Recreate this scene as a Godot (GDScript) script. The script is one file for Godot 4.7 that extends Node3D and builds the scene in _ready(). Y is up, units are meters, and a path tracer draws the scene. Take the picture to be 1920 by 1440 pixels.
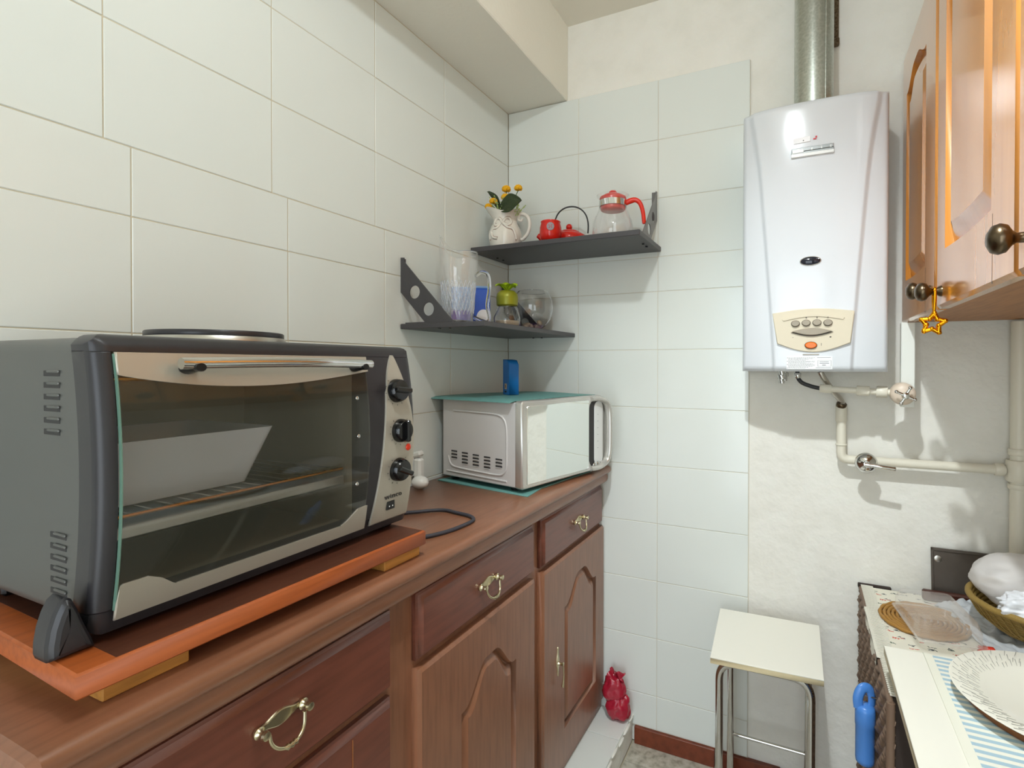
extends Node3D

# ---------------------------------------------------------------- helpers
var M := {}
var sg := 0
var rng := RandomNumberGenerator.new()

func S() -> SurfaceTool:
	var s := SurfaceTool.new()
	s.begin(Mesh.PRIMITIVE_TRIANGLES)
	sg = 0
	s.set_smooth_group(0)
	return s

func smooth(s: SurfaceTool, on: bool) -> void:
	sg += 1
	s.set_smooth_group(sg if on else -1)

func tri(s: SurfaceTool, a: Vector3, b: Vector3, c: Vector3, h: Vector3) -> void:
	# h points out of the surface
	if (b - a).cross(c - a).dot(h) > 0.0:
		s.add_vertex(a); s.add_vertex(c); s.add_vertex(b)
	else:
		s.add_vertex(a); s.add_vertex(b); s.add_vertex(c)

func quad(s: SurfaceTool, a: Vector3, b: Vector3, c: Vector3, d: Vector3, h: Vector3) -> void:
	tri(s, a, b, c, h)
	tri(s, a, c, d, h)

func numbered(called: String, parent: Node) -> String:
	if not parent.has_node(NodePath(called)):
		return called
	var k := 1
	while parent.has_node(NodePath("%s_%03d" % [called, k])):
		k += 1
	return "%s_%03d" % [called, k]

func put(called: String, mesh: Mesh, m: Material, parent: Node = self) -> MeshInstance3D:
	var o := MeshInstance3D.new()
	o.name = numbered(called, parent)
	o.mesh = mesh
	o.material_override = m
	o.cast_shadow = GeometryInstance3D.SHADOW_CASTING_SETTING_ON
	parent.add_child(o, true)
	return o

func obj(called: String, s: SurfaceTool, m: Material, parent: Node = self) -> MeshInstance3D:
	s.generate_normals()
	s.index()
	return put(called, s.commit(), m, parent)

func tag(o: Node, label: String, category: String, group := "") -> void:
	o.set_meta("label", label)
	o.set_meta("category", category)
	if group != "":
		o.set_meta("group", group)

func thing(called: String, label: String, category: String, at := Vector3.ZERO, turn := 0.0, group := "") -> Node3D:
	var o := Node3D.new()
	o.name = numbered(called, self)
	add_child(o, true)
	o.position = at
	o.rotation.y = turn
	tag(o, label, category, group)
	return o

func struct(called: String, s: SurfaceTool, m: Material) -> MeshInstance3D:
	var o := obj(called, s, m)
	o.set_meta("kind", "structure")
	return o

func bx(s: SurfaceTool, lo: Vector3, hi: Vector3, b := 0.002, xf := Transform3D()) -> void:
	# box from corner to corner with chamfered edges
	smooth(s, false)
	var c := (lo + hi) / 2
	var e := (hi - lo) / 2
	b = minf(b, minf(e.x, minf(e.y, e.z)) * 0.95)
	var i := e - Vector3(b, b, b)
	for ax in 3:
		var u := (ax + 1) % 3
		var v := (ax + 2) % 3
		for sn in [-1.0, 1.0]:
			var q := []
			for k in [[-1, -1], [1, -1], [1, 1], [-1, 1]]:
				var p := Vector3()
				p[ax] = sn * e[ax]; p[u] = k[0] * i[u]; p[v] = k[1] * i[v]
				q.append(xf * (c + p))
			var h := Vector3(); h[ax] = sn
			quad(s, q[0], q[1], q[2], q[3], xf.basis * h)
		# edges along ax
		for su in [-1.0, 1.0]:
			for sv in [-1.0, 1.0]:
				var p := []
				for k in [[-1, 0], [1, 0], [1, 1], [-1, 1]]:
					var w := Vector3()
					w[ax] = k[0] * i[ax]
					if k[1] == 0:
						w[u] = su * e[u]; w[v] = sv * i[v]
					else:
						w[u] = su * i[u]; w[v] = sv * e[v]
					p.append(xf * (c + w))
				var h2 := Vector3(); h2[u] = su; h2[v] = sv
				quad(s, p[0], p[1], p[2], p[3], xf.basis * h2)
	for sx in [-1.0, 1.0]:
		for sy in [-1.0, 1.0]:
			for sz in [-1.0, 1.0]:
				var k3 := Vector3(sx, sy, sz)
				tri(s, xf * (c + k3 * Vector3(e.x, i.y, i.z)), xf * (c + k3 * Vector3(i.x, e.y, i.z)), xf * (c + k3 * Vector3(i.x, i.y, e.z)), xf.basis * k3)

func box(called: String, lo: Vector3, hi: Vector3, m: Material, parent: Node = self, b := 0.002) -> MeshInstance3D:
	var s := S()
	bx(s, lo, hi, b)
	return obj(called, s, m, parent)

func lathe(s: SurfaceTool, prof: Array, seg := 32, xf := Transform3D(), closed := false, sharp := 0.7) -> void:
	# prof: Vector2(radius, height) along the outside from the bottom up (then back down inside for hollow things)
	var n := prof.size()
	var last := Vector2()
	for k in (n if closed else n - 1):
		var p: Vector2 = prof[k]
		var q: Vector2 = prof[(k + 1) % n]
		var d := q - p
		if d.length() < 1e-7:
			continue
		d = d.normalized()
		if k == 0 or d.dot(last) < sharp:
			smooth(s, true)
		last = d
		for j in seg:
			var a0 := TAU * j / seg
			var a1 := TAU * ((j + 1) % seg) / seg
			var c0 := Vector3(cos(a0), 0, sin(a0))
			var c1 := Vector3(cos(a1), 0, sin(a1))
			var h := (c0 + c1) * 0.5 * d.y + Vector3(0, -d.x, 0)
			var A := xf * (c0 * p.x + Vector3(0, p.y, 0))
			var B := xf * (c1 * p.x + Vector3(0, p.y, 0))
			var C := xf * (c1 * q.x + Vector3(0, q.y, 0))
			var D := xf * (c0 * q.x + Vector3(0, q.y, 0))
			if p.x < 1e-6:
				tri(s, A, C, D, xf.basis * h)
			elif q.x < 1e-6:
				tri(s, A, B, C, xf.basis * h)
			else:
				quad(s, A, B, C, D, xf.basis * h)

func curve(pts: Array, n := 8, closed := false) -> Array:
	# Catmull-Rom through the points
	var out := []
	var m := pts.size()
	for k in (m if closed else m - 1):
		var p0 = pts[(k - 1 + m) % m] if closed or k > 0 else pts[0]
		var p1 = pts[k]
		var p2 = pts[(k + 1) % m]
		var p3 = pts[(k + 2) % m] if closed or k + 2 < m else pts[m - 1]
		for j in n:
			var t := float(j) / n
			out.append(0.5 * (2.0 * p1 + (p2 - p0) * t + (2.0 * p0 - 5.0 * p1 + 4.0 * p2 - p3) * t * t + (3.0 * p1 - p0 - 3.0 * p2 + p3) * t * t * t))
	if not closed:
		out.append(pts[m - 1])
	return out

func tube(s: SurfaceTool, pts: Array, r, seg := 10, closed := false, flat := Vector2(1, 1)) -> void:
	smooth(s, true)
	var n := pts.size()
	var rings := []
	var t0: Vector3 = (pts[1] - pts[0]).normalized()
	var up := Vector3.UP if absf(t0.y) < 0.9 else Vector3.RIGHT
	var nx := t0.cross(up).normalized()
	for k in n:
		var t: Vector3
		if closed:
			t = (pts[(k + 1) % n] - pts[(k - 1 + n) % n]).normalized()
		else:
			t = (pts[mini(k + 1, n - 1)] - pts[maxi(k - 1, 0)]).normalized()
		nx = (nx - t * nx.dot(t)).normalized()
		var ny := t.cross(nx)
		var rr: float = r[k] if r is Array else r
		var ring := []
		for j in seg:
			var a := TAU * j / seg
			ring.append(pts[k] + (nx * cos(a) * flat.x + ny * sin(a) * flat.y) * rr)
		rings.append(ring)
	for k in (n if closed else n - 1):
		var a: Array = rings[k]
		var b: Array = rings[(k + 1) % n]
		for j in seg:
			var j2 := (j + 1) % seg
			quad(s, a[j], a[j2], b[j2], b[j], a[j] + a[j2] - pts[k] * 2.0)
	if not closed:
		smooth(s, false)
		for e in [0, n - 1]:
			var dir: Vector3 = pts[0] - pts[1] if e == 0 else pts[n - 1] - pts[n - 2]
			for j in seg:
				tri(s, pts[e], rings[e][j], rings[e][(j + 1) % seg], dir)

func grid(s: SurfaceTool, nu: int, nv: int, f: Callable, ctr = null, wrap_u := false) -> void:
	# f(u, v) -> point, u and v from 0 to 1; ctr lies on the inner side
	var p := []
	for i in nu + 1:
		var row := []
		for j in nv + 1:
			row.append(f.call(float(i % nu) / nu if wrap_u else float(i) / nu, float(j) / nv))
		p.append(row)
	for i in nu:
		for j in nv:
			var a: Vector3 = p[i][j]; var b: Vector3 = p[i + 1][j]; var c: Vector3 = p[i + 1][j + 1]; var d: Vector3 = p[i][j + 1]
			var h: Vector3 = (c - a).cross(d - b)
			if ctr is Vector3 and h.dot((a + c) * 0.5 - ctr) < 0:
				h = -h
			if a.distance_squared_to(b) < 1e-14:
				tri(s, a, c, d, h)
			elif c.distance_squared_to(d) < 1e-14:
				tri(s, a, b, c, h)
			else:
				quad(s, a, b, c, d, h)

func ball(s: SurfaceTool, c: Vector3, r: Vector3, nu := 20, nv := 12, basis := Basis()) -> void:
	smooth(s, true)
	grid(s, nu, nv, func(u, v): return c + basis * (Vector3(cos(TAU * u) * sin(PI * v), cos(PI * v), sin(TAU * u) * sin(PI * v)) * r), c, true)

func inset(poly: Array, d: float) -> Array:
	# moves a counter-clockwise outline inward by d
	var n := poly.size()
	var out := []
	for k in n:
		var a: Vector2 = poly[(k - 1 + n) % n]
		var b: Vector2 = poly[k]
		var c: Vector2 = poly[(k + 1) % n]
		var n1 := Vector2(-(b - a).y, (b - a).x).normalized()
		var n2 := Vector2(-(c - b).y, (c - b).x).normalized()
		var m := (n1 + n2).normalized()
		out.append(b + m * d / maxf(0.35, m.dot(n1)))
	return out

func loft(s: SurfaceTool, levels: Array, xf: Transform3D, cap_last := true, cap_first := false) -> void:
	# levels: [outline (Vector2s, counter-clockwise), height]; each level joined to the next
	for k in levels.size() - 1:
		var a: Array = levels[k][0]
		var b: Array = levels[k + 1][0]
		var za: float = levels[k][1]
		var zb: float = levels[k + 1][1]
		var n := a.size()
		smooth(s, true)
		for j in n:
			var j2 := (j + 1) % n
			var p0 := Vector3(a[j].x, a[j].y, za); var p1 := Vector3(a[j2].x, a[j2].y, za)
			var p2 := Vector3(b[j2].x, b[j2].y, zb); var p3 := Vector3(b[j].x, b[j].y, zb)
			# counter-clockwise outline, rising: outward normal is edge x rise
			var e := p1 - p0 if p1.distance_squared_to(p0) > 1e-12 else p2 - p3
			var rise := (p2 + p3 - p0 - p1) * 0.5
			if rise.length_squared() < 1e-14:
				continue
			quad(s, xf * p0, xf * p1, xf * p2, xf * p3, xf.basis * e.cross(rise))
	var ends := []
	if cap_last:
		ends.append([levels[levels.size() - 1], 1.0])
	if cap_first:
		ends.append([levels[0], -1.0])
	for e in ends:
		smooth(s, false)
		var po: Array = e[0][0]
		var ids := Geometry2D.triangulate_polygon(PackedVector2Array(po))
		if ids.is_empty():
			var mid := Vector2()
			for p in po:
				mid += p / po.size()
			for k in po.size():
				var a: Vector2 = po[k]
				var b: Vector2 = po[(k + 1) % po.size()]
				tri(s, xf * Vector3(mid.x, mid.y, e[0][1]), xf * Vector3(a.x, a.y, e[0][1]), xf * Vector3(b.x, b.y, e[0][1]), xf.basis * Vector3(0, 0, e[1]))
		for t in range(0, ids.size(), 3):
			var q := []
			for w in 3:
				q.append(xf * Vector3(po[ids[t + w]].x, po[ids[t + w]].y, e[0][1]))
			tri(s, q[0], q[1], q[2], xf.basis * Vector3(0, 0, e[1]))

func rrect(lo: Vector2, hi: Vector2, r: float, n := 6) -> Array:
	var out := []
	var cs := [Vector2(hi.x - r, lo.y + r), Vector2(hi.x - r, hi.y - r), Vector2(lo.x + r, hi.y - r), Vector2(lo.x + r, lo.y + r)]
	for k in 4:
		for j in n + 1:
			var a := -PI / 2 + k * PI / 2 + PI / 2 * j / n
			out.append(cs[k] + Vector2(cos(a), sin(a)) * r)
	return out

func oval(c: Vector2, r: Vector2, n := 28) -> Array:
	var out := []
	for j in n:
		out.append(c + Vector2(cos(TAU * j / n), sin(TAU * j / n)) * r)
	return out

func solid(s: SurfaceTool, poly: Array, z0: float, z1: float, xf := Transform3D(), b := 0.001) -> void:
	# a plate with a rounded front edge
	loft(s, [[poly, z0], [poly, z1 - b], [inset(poly, b * 0.35), z1 - b * 0.35], [inset(poly, b), z1]], xf, true, true)

func aim(x: Vector3, y: Vector3, o: Vector3) -> Transform3D:
	# a frame whose flat outlines lie in x, y and rise along x cross y
	return Transform3D(Basis(x, y, x.cross(y)), o)

func writing(text: String, size: float, m: Material, parent: Node, called := "lettering", deep := 0.0004) -> MeshInstance3D:
	var t := TextMesh.new()
	var f := SystemFont.new()
	f.font_names = PackedStringArray(["Droid Sans"])
	f.font_weight = 700
	t.font = f
	t.text = text
	t.font_size = 48
	t.pixel_size = size / 48.0
	t.depth = deep
	return put(called, t, m, parent)

# ---------------------------------------------------------------- materials
func noise(freq: float, seed_: int, kind := FastNoiseLite.TYPE_SIMPLEX_SMOOTH, oct := 4, ramp: Gradient = null, normal := 0.0, side := 512) -> NoiseTexture2D:
	var n := FastNoiseLite.new()
	n.noise_type = kind
	n.seed = seed_
	n.frequency = freq
	n.fractal_octaves = oct
	var t := NoiseTexture2D.new()
	t.width = side
	t.height = side
	t.seamless = true
	t.noise = n
	if ramp:
		t.color_ramp = ramp
	if normal > 0.0:
		t.as_normal_map = true
		t.bump_strength = normal
	return t

func ramp(stops: Array) -> Gradient:
	var g := Gradient.new()
	var o := PackedFloat32Array()
	var c := PackedColorArray()
	for k in stops:
		o.append(k[0]); c.append(k[1])
	g.offsets = o
	g.colors = c
	return g

func mat(called: String, col: Color, rough := 0.5, metal := 0.0, spec := 0.5) -> StandardMaterial3D:
	var m := StandardMaterial3D.new()
	m.resource_name = called
	m.albedo_color = col
	m.roughness = rough
	m.metallic = metal
	m.metallic_specular = spec
	M[called] = m
	return m

func tri_tex(m: StandardMaterial3D, t: Texture2D, scale: Vector3, world := false) -> void:
	m.albedo_texture = t
	m.uv1_triplanar = true
	m.uv1_world_triplanar = world
	m.uv1_scale = scale

func tri_bump(m: StandardMaterial3D, t: Texture2D, scale: Vector3, strength := 1.0) -> void:
	m.normal_enabled = true
	m.normal_texture = t
	m.normal_scale = strength
	m.uv1_triplanar = true
	m.uv1_scale = scale

func c8(r: int, g: int, b: int, a := 255) -> Color:
	return Color(r / 255.0, g / 255.0, b / 255.0, a / 255.0)

func glass(called: String, col: Color, a := 0.08) -> StandardMaterial3D:
	var m := mat(called, Color(col.r, col.g, col.b, a), 0.02)
	m.transparency = BaseMaterial3D.TRANSPARENCY_ALPHA
	return m

func solid_glass(called: String, col: Color) -> StandardMaterial3D:
	var m := mat(called, Color(col.r, col.g, col.b, 0.0), 0.01)
	m.refraction_enabled = true
	m.refraction_scale = 0.05
	return m

func materials() -> void:
	var grain := ramp([[0.0, c8(210, 206, 202)], [0.35, c8(232, 230, 228)], [0.6, c8(244, 243, 242)], [1.0, c8(255, 255, 255)]])
	var g1 := noise(0.012, 3, FastNoiseLite.TYPE_SIMPLEX_SMOOTH, 5, grain)
	var blot := ramp([[0.0, c8(205, 205, 205)], [0.5, c8(238, 238, 238)], [1.0, c8(255, 255, 255)]])
	var b1 := noise(0.008, 11, FastNoiseLite.TYPE_SIMPLEX_SMOOTH, 4, blot)
	var nrm := noise(0.03, 7, FastNoiseLite.TYPE_SIMPLEX_SMOOTH, 5, null, 6.0)
	var nrm_soft := noise(0.006, 9, FastNoiseLite.TYPE_SIMPLEX_SMOOTH, 3, null, 5.0)

	var m := mat("tile", c8(229, 233, 227), 0.16, 0.0, 0.5)
	tri_bump(m, nrm_soft, Vector3(2.2, 2.2, 2.2), 0.10)
	mat("grout", c8(204, 193, 168), 0.9)
	mat("grout_pale", c8(216, 210, 194), 0.9)
	m = mat("plaster", c8(240, 238, 230), 0.85)
	tri_tex(m, noise(0.01, 21, FastNoiseLite.TYPE_SIMPLEX_SMOOTH, 5, ramp([[0.0, c8(248, 247, 244)], [0.5, c8(253, 252, 250)], [1.0, c8(255, 255, 254)]])), Vector3(1.3, 1.3, 1.3))
	tri_bump(m, nrm, Vector3(1.3, 1.3, 1.3), 0.22)
	mat("ceiling", c8(236, 232, 218), 0.9)
	m = mat("beam_paint", c8(240, 236, 222), 0.9)
	tri_bump(m, nrm, Vector3(3, 3, 3), 0.12)
	m = mat("floor_stone", c8(205, 200, 188), 0.45)
	tri_tex(m, noise(0.02, 31, FastNoiseLite.TYPE_SIMPLEX_SMOOTH, 5, ramp([[0.0, c8(170, 168, 160)], [0.45, c8(225, 222, 214)], [1.0, c8(255, 255, 255)]])), Vector3(3, 3, 3), true)
	m = mat("terracotta", c8(128, 62, 38), 0.3)
	tri_tex(m, b1, Vector3(6, 6, 6), true)

	# dark sideboard wood, upright and lengthwise grain
	for k in [["wood_up", Vector3(9, 0.9, 9)], ["wood_long", Vector3(9, 9, 0.9)]]:
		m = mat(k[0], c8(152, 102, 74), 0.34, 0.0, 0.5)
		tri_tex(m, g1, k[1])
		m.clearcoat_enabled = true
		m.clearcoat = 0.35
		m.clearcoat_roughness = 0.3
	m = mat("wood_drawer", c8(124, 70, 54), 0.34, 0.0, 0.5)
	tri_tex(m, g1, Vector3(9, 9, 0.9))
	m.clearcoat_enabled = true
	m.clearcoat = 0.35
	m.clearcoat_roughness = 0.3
	m = mat("wood_edge", c8(152, 92, 48), 0.36)
	tri_tex(m, g1, Vector3(9, 9, 0.9))
	m.clearcoat_enabled = true
	m.clearcoat = 0.3
	m.clearcoat_roughness = 0.3
	# amber varnished wall cabinet
	m = mat("amber", c8(222, 146, 62), 0.2, 0.0, 0.75)
	tri_tex(m, noise(0.008, 5, FastNoiseLite.TYPE_SIMPLEX_SMOOTH, 4, ramp([[0.0, c8(228, 220, 208)], [0.5, c8(246, 243, 238)], [1.0, c8(255, 255, 255)]])), Vector3(7, 0.5, 7))
	m.clearcoat_enabled = true
	m.clearcoat = 1.0
	m.clearcoat_roughness = 0.12
	m = mat("amber_plain", c8(176, 120, 70), 0.5)
	tri_tex(m, g1, Vector3(9, 9, 0.9))
	# orange board under the oven
	m = mat("orange_wood", c8(190, 98, 44), 0.45)
	tri_tex(m, g1, Vector3(12, 12, 1.0))
	m = mat("board_stain", c8(92, 50, 32), 0.5)
	tri_tex(m, g1, Vector3(12, 12, 1.0))
	m = mat("pale_wood", c8(214, 150, 70), 0.6)
	tri_tex(m, g1, Vector3(12, 12, 1.2))
	m = mat("brown_wood", c8(84, 46, 34), 0.4)
	tri_tex(m, g1, Vector3(1.0, 12, 12))
	m = mat("trivet_wood", c8(140, 84, 42), 0.5)
	tri_tex(m, g1, Vector3(12, 12, 1.2))

	mat("brass", c8(216, 206, 172), 0.26, 1.0)
	mat("bronze", c8(98, 84, 66), 0.28, 1.0)
	mat("gold", c8(226, 150, 24), 0.18, 1.0)
	mat("chrome", c8(216, 216, 214), 0.08, 1.0)
	mat("steel", c8(196, 192, 184), 0.3, 1.0)
	m = mat("galvanised", c8(206, 210, 204), 0.3, 0.92)
	tri_tex(m, noise(0.05, 41, FastNoiseLite.TYPE_CELLULAR, 2, ramp([[0.0, c8(206, 210, 206)], [1.0, c8(255, 255, 255)]])), Vector3(5, 5, 5))
	m = mat("rusty", c8(146, 132, 108), 0.7, 0.4)
	tri_tex(m, noise(0.03, 43, FastNoiseLite.TYPE_SIMPLEX_SMOOTH, 4, ramp([[0.0, c8(120, 96, 74)], [1.0, c8(255, 255, 255)]])), Vector3(8, 8, 8))
	mat("brushed", c8(186, 180, 166), 0.4, 0.45)
	mat("oven_cover", c8(98, 98, 95), 0.4, 0.35)
	mat("charcoal", c8(44, 42, 45), 0.36)
	mat("black", c8(20, 20, 21), 0.3)
	mat("gloss_black", c8(14, 14, 15), 0.12)
	mat("ink", c8(52, 50, 48), 0.6)
	mat("soot", c8(44, 42, 38), 0.55, 0.3)
	mat("cavity", c8(138, 128, 108), 0.45, 0.5)
	mat("white_print", c8(235, 235, 235), 0.5)
	mat("red_lamp", c8(232, 58, 30), 0.25)
	m = glass("oven_glass", c8(98, 100, 88), 0.26)
	m.roughness = 0.03
	mat("glass_edge", c8(112, 146, 130), 0.15)
	mat("cord", c8(58, 58, 66), 0.6)
	mat("white_plastic", c8(236, 236, 230), 0.35)
	mat("ivory_plastic", c8(226, 217, 196), 0.45)
	mat("silver_paint", c8(214, 211, 209), 0.4, 0.1)
	mat("silver_trim", c8(204, 202, 196), 0.22, 0.6)
	mat("mirror", c8(240, 243, 240), 0.03, 1.0)
	mat("slot_dark", c8(48, 46, 46), 0.6)
	m = mat("teal", c8(118, 176, 170), 0.55)
	tri_tex(m, noise(0.15, 51, FastNoiseLite.TYPE_SIMPLEX, 2, blot), Vector3(10, 10, 10))
	mat("carton_blue", c8(24, 112, 186), 0.35)
	mat("carton_label", c8(206, 178, 148), 0.6)
	m = mat("shelf_black", c8(70, 68, 70), 0.42)
	tri_bump(m, nrm, Vector3(8, 8, 8), 0.05)
	mat("bracket_lit_gray", c8(112, 110, 108), 0.32)  # upper bracket: light reflected off its face is put into this paler colour
	solid_glass("clear_glass", Color(1, 1, 1))
	glass("thin_glass", Color(1, 1, 1), 0.06)
	glass("cut_glass", Color(1, 1, 1), 0.04)
	glass("cut_line", c8(235, 240, 250), 0.32)
	mat("pack_blue", c8(38, 92, 200), 0.3)
	mat("pack_light", c8(126, 164, 214), 0.35)
	mat("pack_purple", c8(88, 66, 176), 0.3)
	mat("lime", c8(170, 200, 30), 0.5)
	mat("olive", c8(150, 152, 38), 0.3, 0.2)
	mat("purple", c8(110, 40, 160), 0.3)
	mat("shell", c8(214, 194, 164), 0.6)
	mat("shell_dark", c8(150, 128, 104), 0.6)
	m = mat("ceramic", c8(232, 226, 214), 0.16)
	mat("ceramic_line", c8(150, 108, 92), 0.3)
	mat("petal", c8(240, 178, 10), 0.7)
	mat("stem", c8(64, 92, 44), 0.7)
	m = mat("leaf", c8(62, 82, 40), 0.5)
	tri_tex(m, noise(0.03, 61, FastNoiseLite.TYPE_SIMPLEX_SMOOTH, 4, ramp([[0.0, c8(120, 120, 110)], [1.0, c8(255, 255, 255)]])), Vector3(14, 14, 14))
	mat("sprig", c8(176, 196, 120), 0.7)
	mat("red_enamel", c8(204, 32, 22), 0.14)
	mat("red_plastic", c8(226, 44, 22), 0.25)
	mat("emblem", c8(140, 132, 136), 0.5, 0.1)
	mat("enamel_white", c8(218, 222, 226), 0.14)
	mat("panel_cream", c8(216, 206, 182), 0.4)
	mat("button_gray", c8(160, 150, 132), 0.35)
	mat("orange_button", c8(240, 112, 12), 0.25)
	mat("lens_black", c8(20, 22, 36), 0.06)
	mat("badge", c8(122, 124, 122), 0.3, 0.5)
	mat("badge_light", c8(236, 238, 236), 0.25)
	mat("sticker", c8(244, 244, 246), 0.4)
	mat("sticker_red", c8(214, 60, 70), 0.5)
	m = mat("pipe_white", c8(228, 222, 204), 0.4)
	mat("duct_white", c8(236, 238, 230), 0.4)
	mat("cap_cream", c8(226, 208, 188), 0.4)
	mat("hose", c8(44, 44, 44), 0.5)
	mat("laminate", c8(246, 243, 230), 0.3)
	mat("laminate_edge", c8(222, 206, 166), 0.45)
	mat("red_bag", c8(168, 30, 52), 0.22)
	m = mat("wicker", c8(122, 98, 80), 0.6)
	m = mat("wicker_dark", c8(52, 40, 34), 0.8)
	m = mat("lace", c8(226, 222, 208), 0.8)
	mat("lace_ink", c8(70, 68, 74), 0.8)
	m = mat("straw", c8(204, 152, 72), 0.6)
	tri_tex(m, noise(0.08, 71, FastNoiseLite.TYPE_SIMPLEX, 3, ramp([[0.0, c8(170, 160, 140)], [1.0, c8(255, 255, 255)]])), Vector3(12, 12, 12))
	m = mat("basket_straw", c8(182, 152, 80), 0.65)
	tri_tex(m, noise(0.08, 73, FastNoiseLite.TYPE_SIMPLEX, 3, ramp([[0.0, c8(160, 150, 120)], [1.0, c8(255, 255, 255)]])), Vector3(12, 12, 12))
	m = glass("clamshell", c8(245, 240, 236), 0.11)
	m.roughness = 0.12
	m = mat("bag_film", c8(242, 237, 233, 165), 0.42)
	m.transparency = BaseMaterial3D.TRANSPARENCY_ALPHA
	mat("bag_white", c8(240, 242, 246), 0.35)
	mat("tray_metal", c8(104, 96, 88), 0.3, 0.5)
	mat("gray_film", c8(196, 200, 204), 0.3)
	mat("red_wrap", c8(214, 58, 36), 0.35)
	mat("cloth_cream", c8(240, 238, 222), 0.85)
	mat("cloth_blue", c8(148, 178, 192), 0.85)
	mat("plate", c8(240, 236, 222), 0.15)
	mat("plate_ink", c8(172, 168, 160), 0.3)
	mat("bottle_blue", c8(80, 140, 218), 0.3)
	mat("door_cream", c8(224, 218, 204), 0.6)

# ---------------------------------------------------------------- the room
func cam_and_light() -> void:
	var cam := Camera3D.new()
	cam.name = "camera"
	add_child(cam)
	cam.position = Vector3(1.05043, 1.32312, 1.76296)
	cam.rotation = Vector3(-0.008536, 0.426574, 0.001427)
	cam.near = 0.05
	cam.far = 50.0
	cam.projection = Camera3D.PROJECTION_FRUSTUM
	cam.keep_aspect = Camera3D.KEEP_HEIGHT
	var f := 978.545
	cam.size = 1440.0 / f * cam.near
	cam.frustum_offset = Vector2(-101.858, -26.814) / f * cam.near
	cam.current = true

	var we := WorldEnvironment.new()
	we.name = "surroundings"
	var e := Environment.new()
	e.background_mode = Environment.BG_SKY
	var sky := Sky.new()
	var pm := ProceduralSkyMaterial.new()
	pm.sky_top_color = c8(150, 185, 225)
	pm.sky_horizon_color = c8(225, 230, 232)
	pm.ground_bottom_color = c8(150, 145, 135)
	pm.ground_horizon_color = c8(215, 215, 210)
	pm.sky_energy_multiplier = 1.2
	pm.ground_energy_multiplier = 1.0
	sky.sky_material = pm
	e.sky = sky
	e.tonemap_mode = Environment.TONE_MAPPER_LINEAR
	e.tonemap_exposure = 1.03
	e.sdfgi_enabled = true
	e.ssao_enabled = true
	e.ssil_enabled = true
	we.environment = e
	add_child(we)

	# daylight from an unseen glazed door, placed behind the camera to light the lower walls
	var a := AreaLight3D.new()
	a.name = "unseen_door_daylight"
	a.area_size = Vector2(0.9, 1.9)
	a.light_color = c8(236, 247, 255)
	a.light_energy = DAY
	a.light_specular = 1.0
	a.shadow_enabled = true
	a.position = Vector3(0.86, 1.08, 3.06)
	add_child(a)

const DAY := 1.8
const LAMP := 0.355
const SPOT := 2.0
const LAMP_AT := Vector3(0.90, 2.46, 1.42)

func lamp() -> void:  # out of view; the bulb hangs where the shelf shadows point
	var t := thing("unseen_ceiling_lamp", "unseen ceiling lamp with a round bulb and a small spot head placed to light the lower far wall", "lamp", LAMP_AT)
	var s := S()
	lathe(s, [Vector2(0.0, 0.086), Vector2(0.045, 0.088), Vector2(0.055, 0.100), Vector2(0.055, 0.1145), Vector2(0.0, 0.1145)], 32)
	obj("ceiling_rose", s, M.white_plastic, t)
	s = S()
	lathe(s, [Vector2(0.0, 0.032), Vector2(0.016, 0.032), Vector2(0.018, 0.088), Vector2(0.0, 0.088)], 20)
	obj("socket", s, M.white_plastic, t)
	var bm := mat("bulb", c8(255, 250, 240), 0.4)
	bm.emission_enabled = true
	bm.emission = c8(250, 251, 250)
	bm.emission_energy_multiplier = 12.0
	s = S()
	ball(s, Vector3(), Vector3(0.030, 0.033, 0.030))
	obj("bulb", s, bm, t)
	var o := OmniLight3D.new()
	o.name = "unseen_bulb_light"
	o.light_color = c8(239, 249, 255)
	o.light_energy = LAMP
	o.omni_range = 8.0
	o.omni_attenuation = 2.0
	o.light_size = 0.026
	o.shadow_enabled = true
	t.add_child(o)
	# unseen spot head beside it, placed to brighten the lower far wall
	var at := Vector3(0.055, 0.020, -0.02)
	var to := (Vector3(1.16, 0.30, 0.20) - LAMP_AT - at).normalized()
	var side := to.cross(Vector3.UP).normalized()
	var hx := Transform3D(Basis(side, to, side.cross(to)), at)
	s = S()
	lathe(s, [Vector2(0.0, -0.050), Vector2(0.020, -0.050), Vector2(0.024, -0.040), Vector2(0.029, -0.004), Vector2(0.027, -0.004), Vector2(0.022, -0.038), Vector2(0.0, -0.040)], 24, hx)
	tube(s, [at - to * 0.045, at - to * 0.045 + Vector3(-0.01, 0.05, 0), Vector3(0.03, 0.10, 0)], 0.004, 8)
	obj("unseen_spot_head", s, M.white_plastic, t)
	s = S()
	lathe(s, [Vector2(0.0, -0.030), Vector2(0.022, -0.030), Vector2(0.023, -0.022), Vector2(0.0, -0.020)], 24, hx)
	obj("unseen_spot_face", s, bm, t)
	var sp := SpotLight3D.new()
	sp.name = "unseen_spot_light"
	sp.light_color = c8(242, 250, 254)
	sp.light_energy = SPOT
	sp.spot_range = 8.0
	sp.spot_attenuation = 2.0
	sp.spot_angle = 40.0
	sp.spot_angle_attenuation = 1.0
	sp.light_size = 0.02
	sp.shadow_enabled = true
	t.add_child(sp)
	sp.position = at + to * 0.004
	sp.basis = Basis.looking_at(to)

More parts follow.
